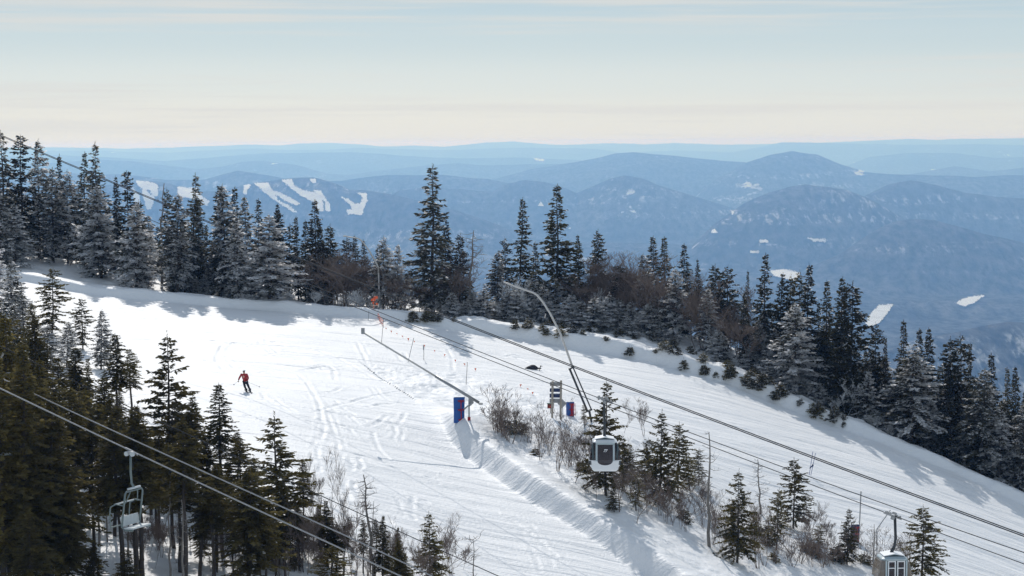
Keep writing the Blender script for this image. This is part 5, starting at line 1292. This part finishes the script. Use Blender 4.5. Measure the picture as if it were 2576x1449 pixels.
for hnd, tip, nm in ((hr, S2(292, 905, .35), 'ski pole held out to the left by the skier, basket clear of the snow'), (hl, S2(1212, 990, .55), 'ski pole trailing to the right behind the skier')):
    a = wt + hnd + Vector((0, 0, .07)); b = wt + tip; mb = MB(); mb.tube([tuple(a + (a - b).normalized() * .08), tuple(a)], .02, 6); mb.tube([tuple(a), tuple(b)], .009, 5)
    dn = (b - a).normalized(); mb.tube([tuple(b - dn * .07), tuple(b - dn * .05)], .05, 8); mb.tube([tuple(b - dn * .05), tuple(b + dn * .02)], [.012, .006], 5)
    o = mb.build('ski_pole', M['steel']); tag(o, nm, 'ski pole', "the skier's poles")

# ------------------------------------------------------------------ light, sky, air, camera
SUN_EL, SUN_AZ = R(40), R(-11)      # ahead of the camera and a little to the left
sd = Vector((math.sin(SUN_AZ) * math.cos(SUN_EL), math.cos(SUN_AZ) * math.cos(SUN_EL), math.sin(SUN_EL)))
sl = bpy.data.lights.new('sun', 'SUN'); sl.energy = 2.75; sl.angle = R(.55); sl.color = (1, .955, .90)
so = bpy.data.objects.new('sun', sl); COL.objects.link(so); so.rotation_euler = (-sd).to_track_quat('-Z', 'Y').to_euler(); so.location = (0, 0, 60)
w = bpy.data.worlds.new('World'); scene.world = w; w.use_nodes = True; nt = w.node_tree; L = nt.links
bg = nt.nodes['Background']; bg.inputs['Strength'].default_value = 0.10
sky = nt.nodes.new('ShaderNodeTexSky'); sky.sky_type = 'NISHITA'; sky.sun_disc = False; sky.sun_elevation = SUN_EL; sky.sun_rotation = SUN_AZ
sky.altitude = 800; sky.air_density = 1.0; sky.dust_density = 0.6; sky.ozone_density = 1.5
# thin streaks of high cloud
tc = nt.nodes.new('ShaderNodeTexCoord')
def wn(sc, detail, rot=(0, 0, 0), rough=.55):
    mp = nt.nodes.new('ShaderNodeMapping'); mp.inputs['Scale'].default_value = sc; mp.inputs['Rotation'].default_value = rot
    n = nt.nodes.new('ShaderNodeTexNoise'); n.inputs['Scale'].default_value = 1; n.inputs['Detail'].default_value = detail; n.inputs['Roughness'].default_value = rough
    L.new(tc.outputs['Generated'], mp.inputs[0]); L.new(mp.outputs[0], n.inputs['Vector']); return n.outputs['Fac']
def wr(src, a, b_, c=0, d=1):
    n = nt.nodes.new('ShaderNodeMapRange'); n.interpolation_type = 'SMOOTHSTEP'; n.inputs['From Min'].default_value = a; n.inputs['From Max'].default_value = b_; n.inputs['To Min'].default_value = c; n.inputs['To Max'].default_value = d
    L.new(src, n.inputs['Value']); return n.outputs[0]
sx = nt.nodes.new('ShaderNodeSeparateXYZ'); L.new(tc.outputs['Generated'], sx.inputs[0])
grad = nt.nodes.new('ShaderNodeValToRGB')
cr = grad.color_ramp; cr.interpolation = 'EASE'
cr.elements[0].position = 0.0; cr.elements[0].color = (.70, .74, .755, 1)
cr.elements[1].position = 1.0; cr.elements[1].color = (.20, .30, .45, 1)
for pos, colr in ((.014, (.73, .76, .77, 1)), (.030, (.66, .73, .77, 1)), (.052, (.54, .65, .72, 1)), (.078, (.43, .57, .67, 1)), (.30, (.27, .40, .56, 1))):
    el_ = cr.elements.new(pos); el_.color = colr
L.new(sx.outputs['Z'], grad.inputs[0])
gs = nt.nodes.new('ShaderNodeVectorMath'); gs.operation = 'SCALE'; gs.inputs['Scale'].default_value = 9.3; L.new(grad.outputs[0], gs.inputs[0])
m1 = nt.nodes.new('ShaderNodeMix'); m1.data_type = 'RGBA'; m1.inputs[0].default_value = .8
L.new(sky.outputs[0], m1.inputs[6]); L.new(gs.outputs[0], m1.inputs[7])
st = wr(wn((2.6, 2.6, 95), 7, (R(1.0), R(-.6), 0), .62), .44, .64, 0, .8)
m2 = nt.nodes.new('ShaderNodeMix'); m2.data_type = 'RGBA'; m2.inputs[7].default_value = (7.2, 7.2, 6.95, 1)
L.new(st, m2.inputs[0]); L.new(m1.outputs[2], m2.inputs[6]); L.new(m2.outputs[2], bg.inputs['Color'])

hz = MB()      # a closed box whose lid leans with the far skyline
lid = lambda x, y: 14 + .0079 * x + .00011 * y
xs, ys_ = 19000, (-300, 41600)
hz.add([(-xs, ys_[0], -760), (xs, ys_[0], -760), (xs, ys_[1], -760), (-xs, ys_[1], -760), (-xs, ys_[0], lid(-xs, ys_[0])), (xs, ys_[0], lid(xs, ys_[0])), (xs, ys_[1], lid(xs, ys_[1])), (-xs, ys_[1], lid(-xs, ys_[1]))],
       [(0, 3, 2, 1), (4, 5, 6), (4, 6, 7), (0, 1, 5, 4), (1, 2, 6, 5), (2, 3, 7, 6), (3, 0, 4, 7)])
ho = hz.build('haze', None); ho.data.materials.clear()
hm_ = bpy.data.materials.new('haze_air'); hm_.use_nodes = True; hn = hm_.node_tree; hn.nodes.remove(hn.nodes['Principled BSDF'])
pv = hn.nodes.new('ShaderNodeVolumePrincipled'); pv.inputs['Color'].default_value = (.25, .51, 1.0, 1); pv.inputs['Absorption Color'].default_value = (1, 1, 1, 1); pv.inputs['Density'].default_value = 0.92e-4; pv.inputs['Anisotropy'].default_value = 0.5
hn.links.new(pv.outputs[0], hn.nodes['Material Output'].inputs['Volume']); ho.data.materials.append(hm_)
tag(ho, 'pale blue air that veils the far hills', 'haze', kind='stuff')

cd = bpy.data.cameras.new('camera'); cam = bpy.data.objects.new('camera', cd); COL.objects.link(cam)
cd.sensor_width = 36; cd.lens = 36 * F / 2576; cd.clip_start = .5; cd.clip_end = 120000
cam.location = (0, 0, 0); cam.rotation_euler = (math.pi / 2 - PITCH, 0, 0); scene.camera = cam
vs_ = scene.view_settings; vs_.view_transform = 'Standard'; vs_.look = 'None'; vs_.exposure = 0.0; vs_.gamma = 1.0
scene.cycles.max_bounces = 8; scene.cycles.diffuse_bounces = 3; scene.cycles.transparent_max_bounces = 8; scene.cycles.volume_bounces = 1
scene.cycles.use_denoising = True
print('objects', len(scene.objects), 'tris', sum(len(m_.polygons) for m_ in bpy.data.meshes))
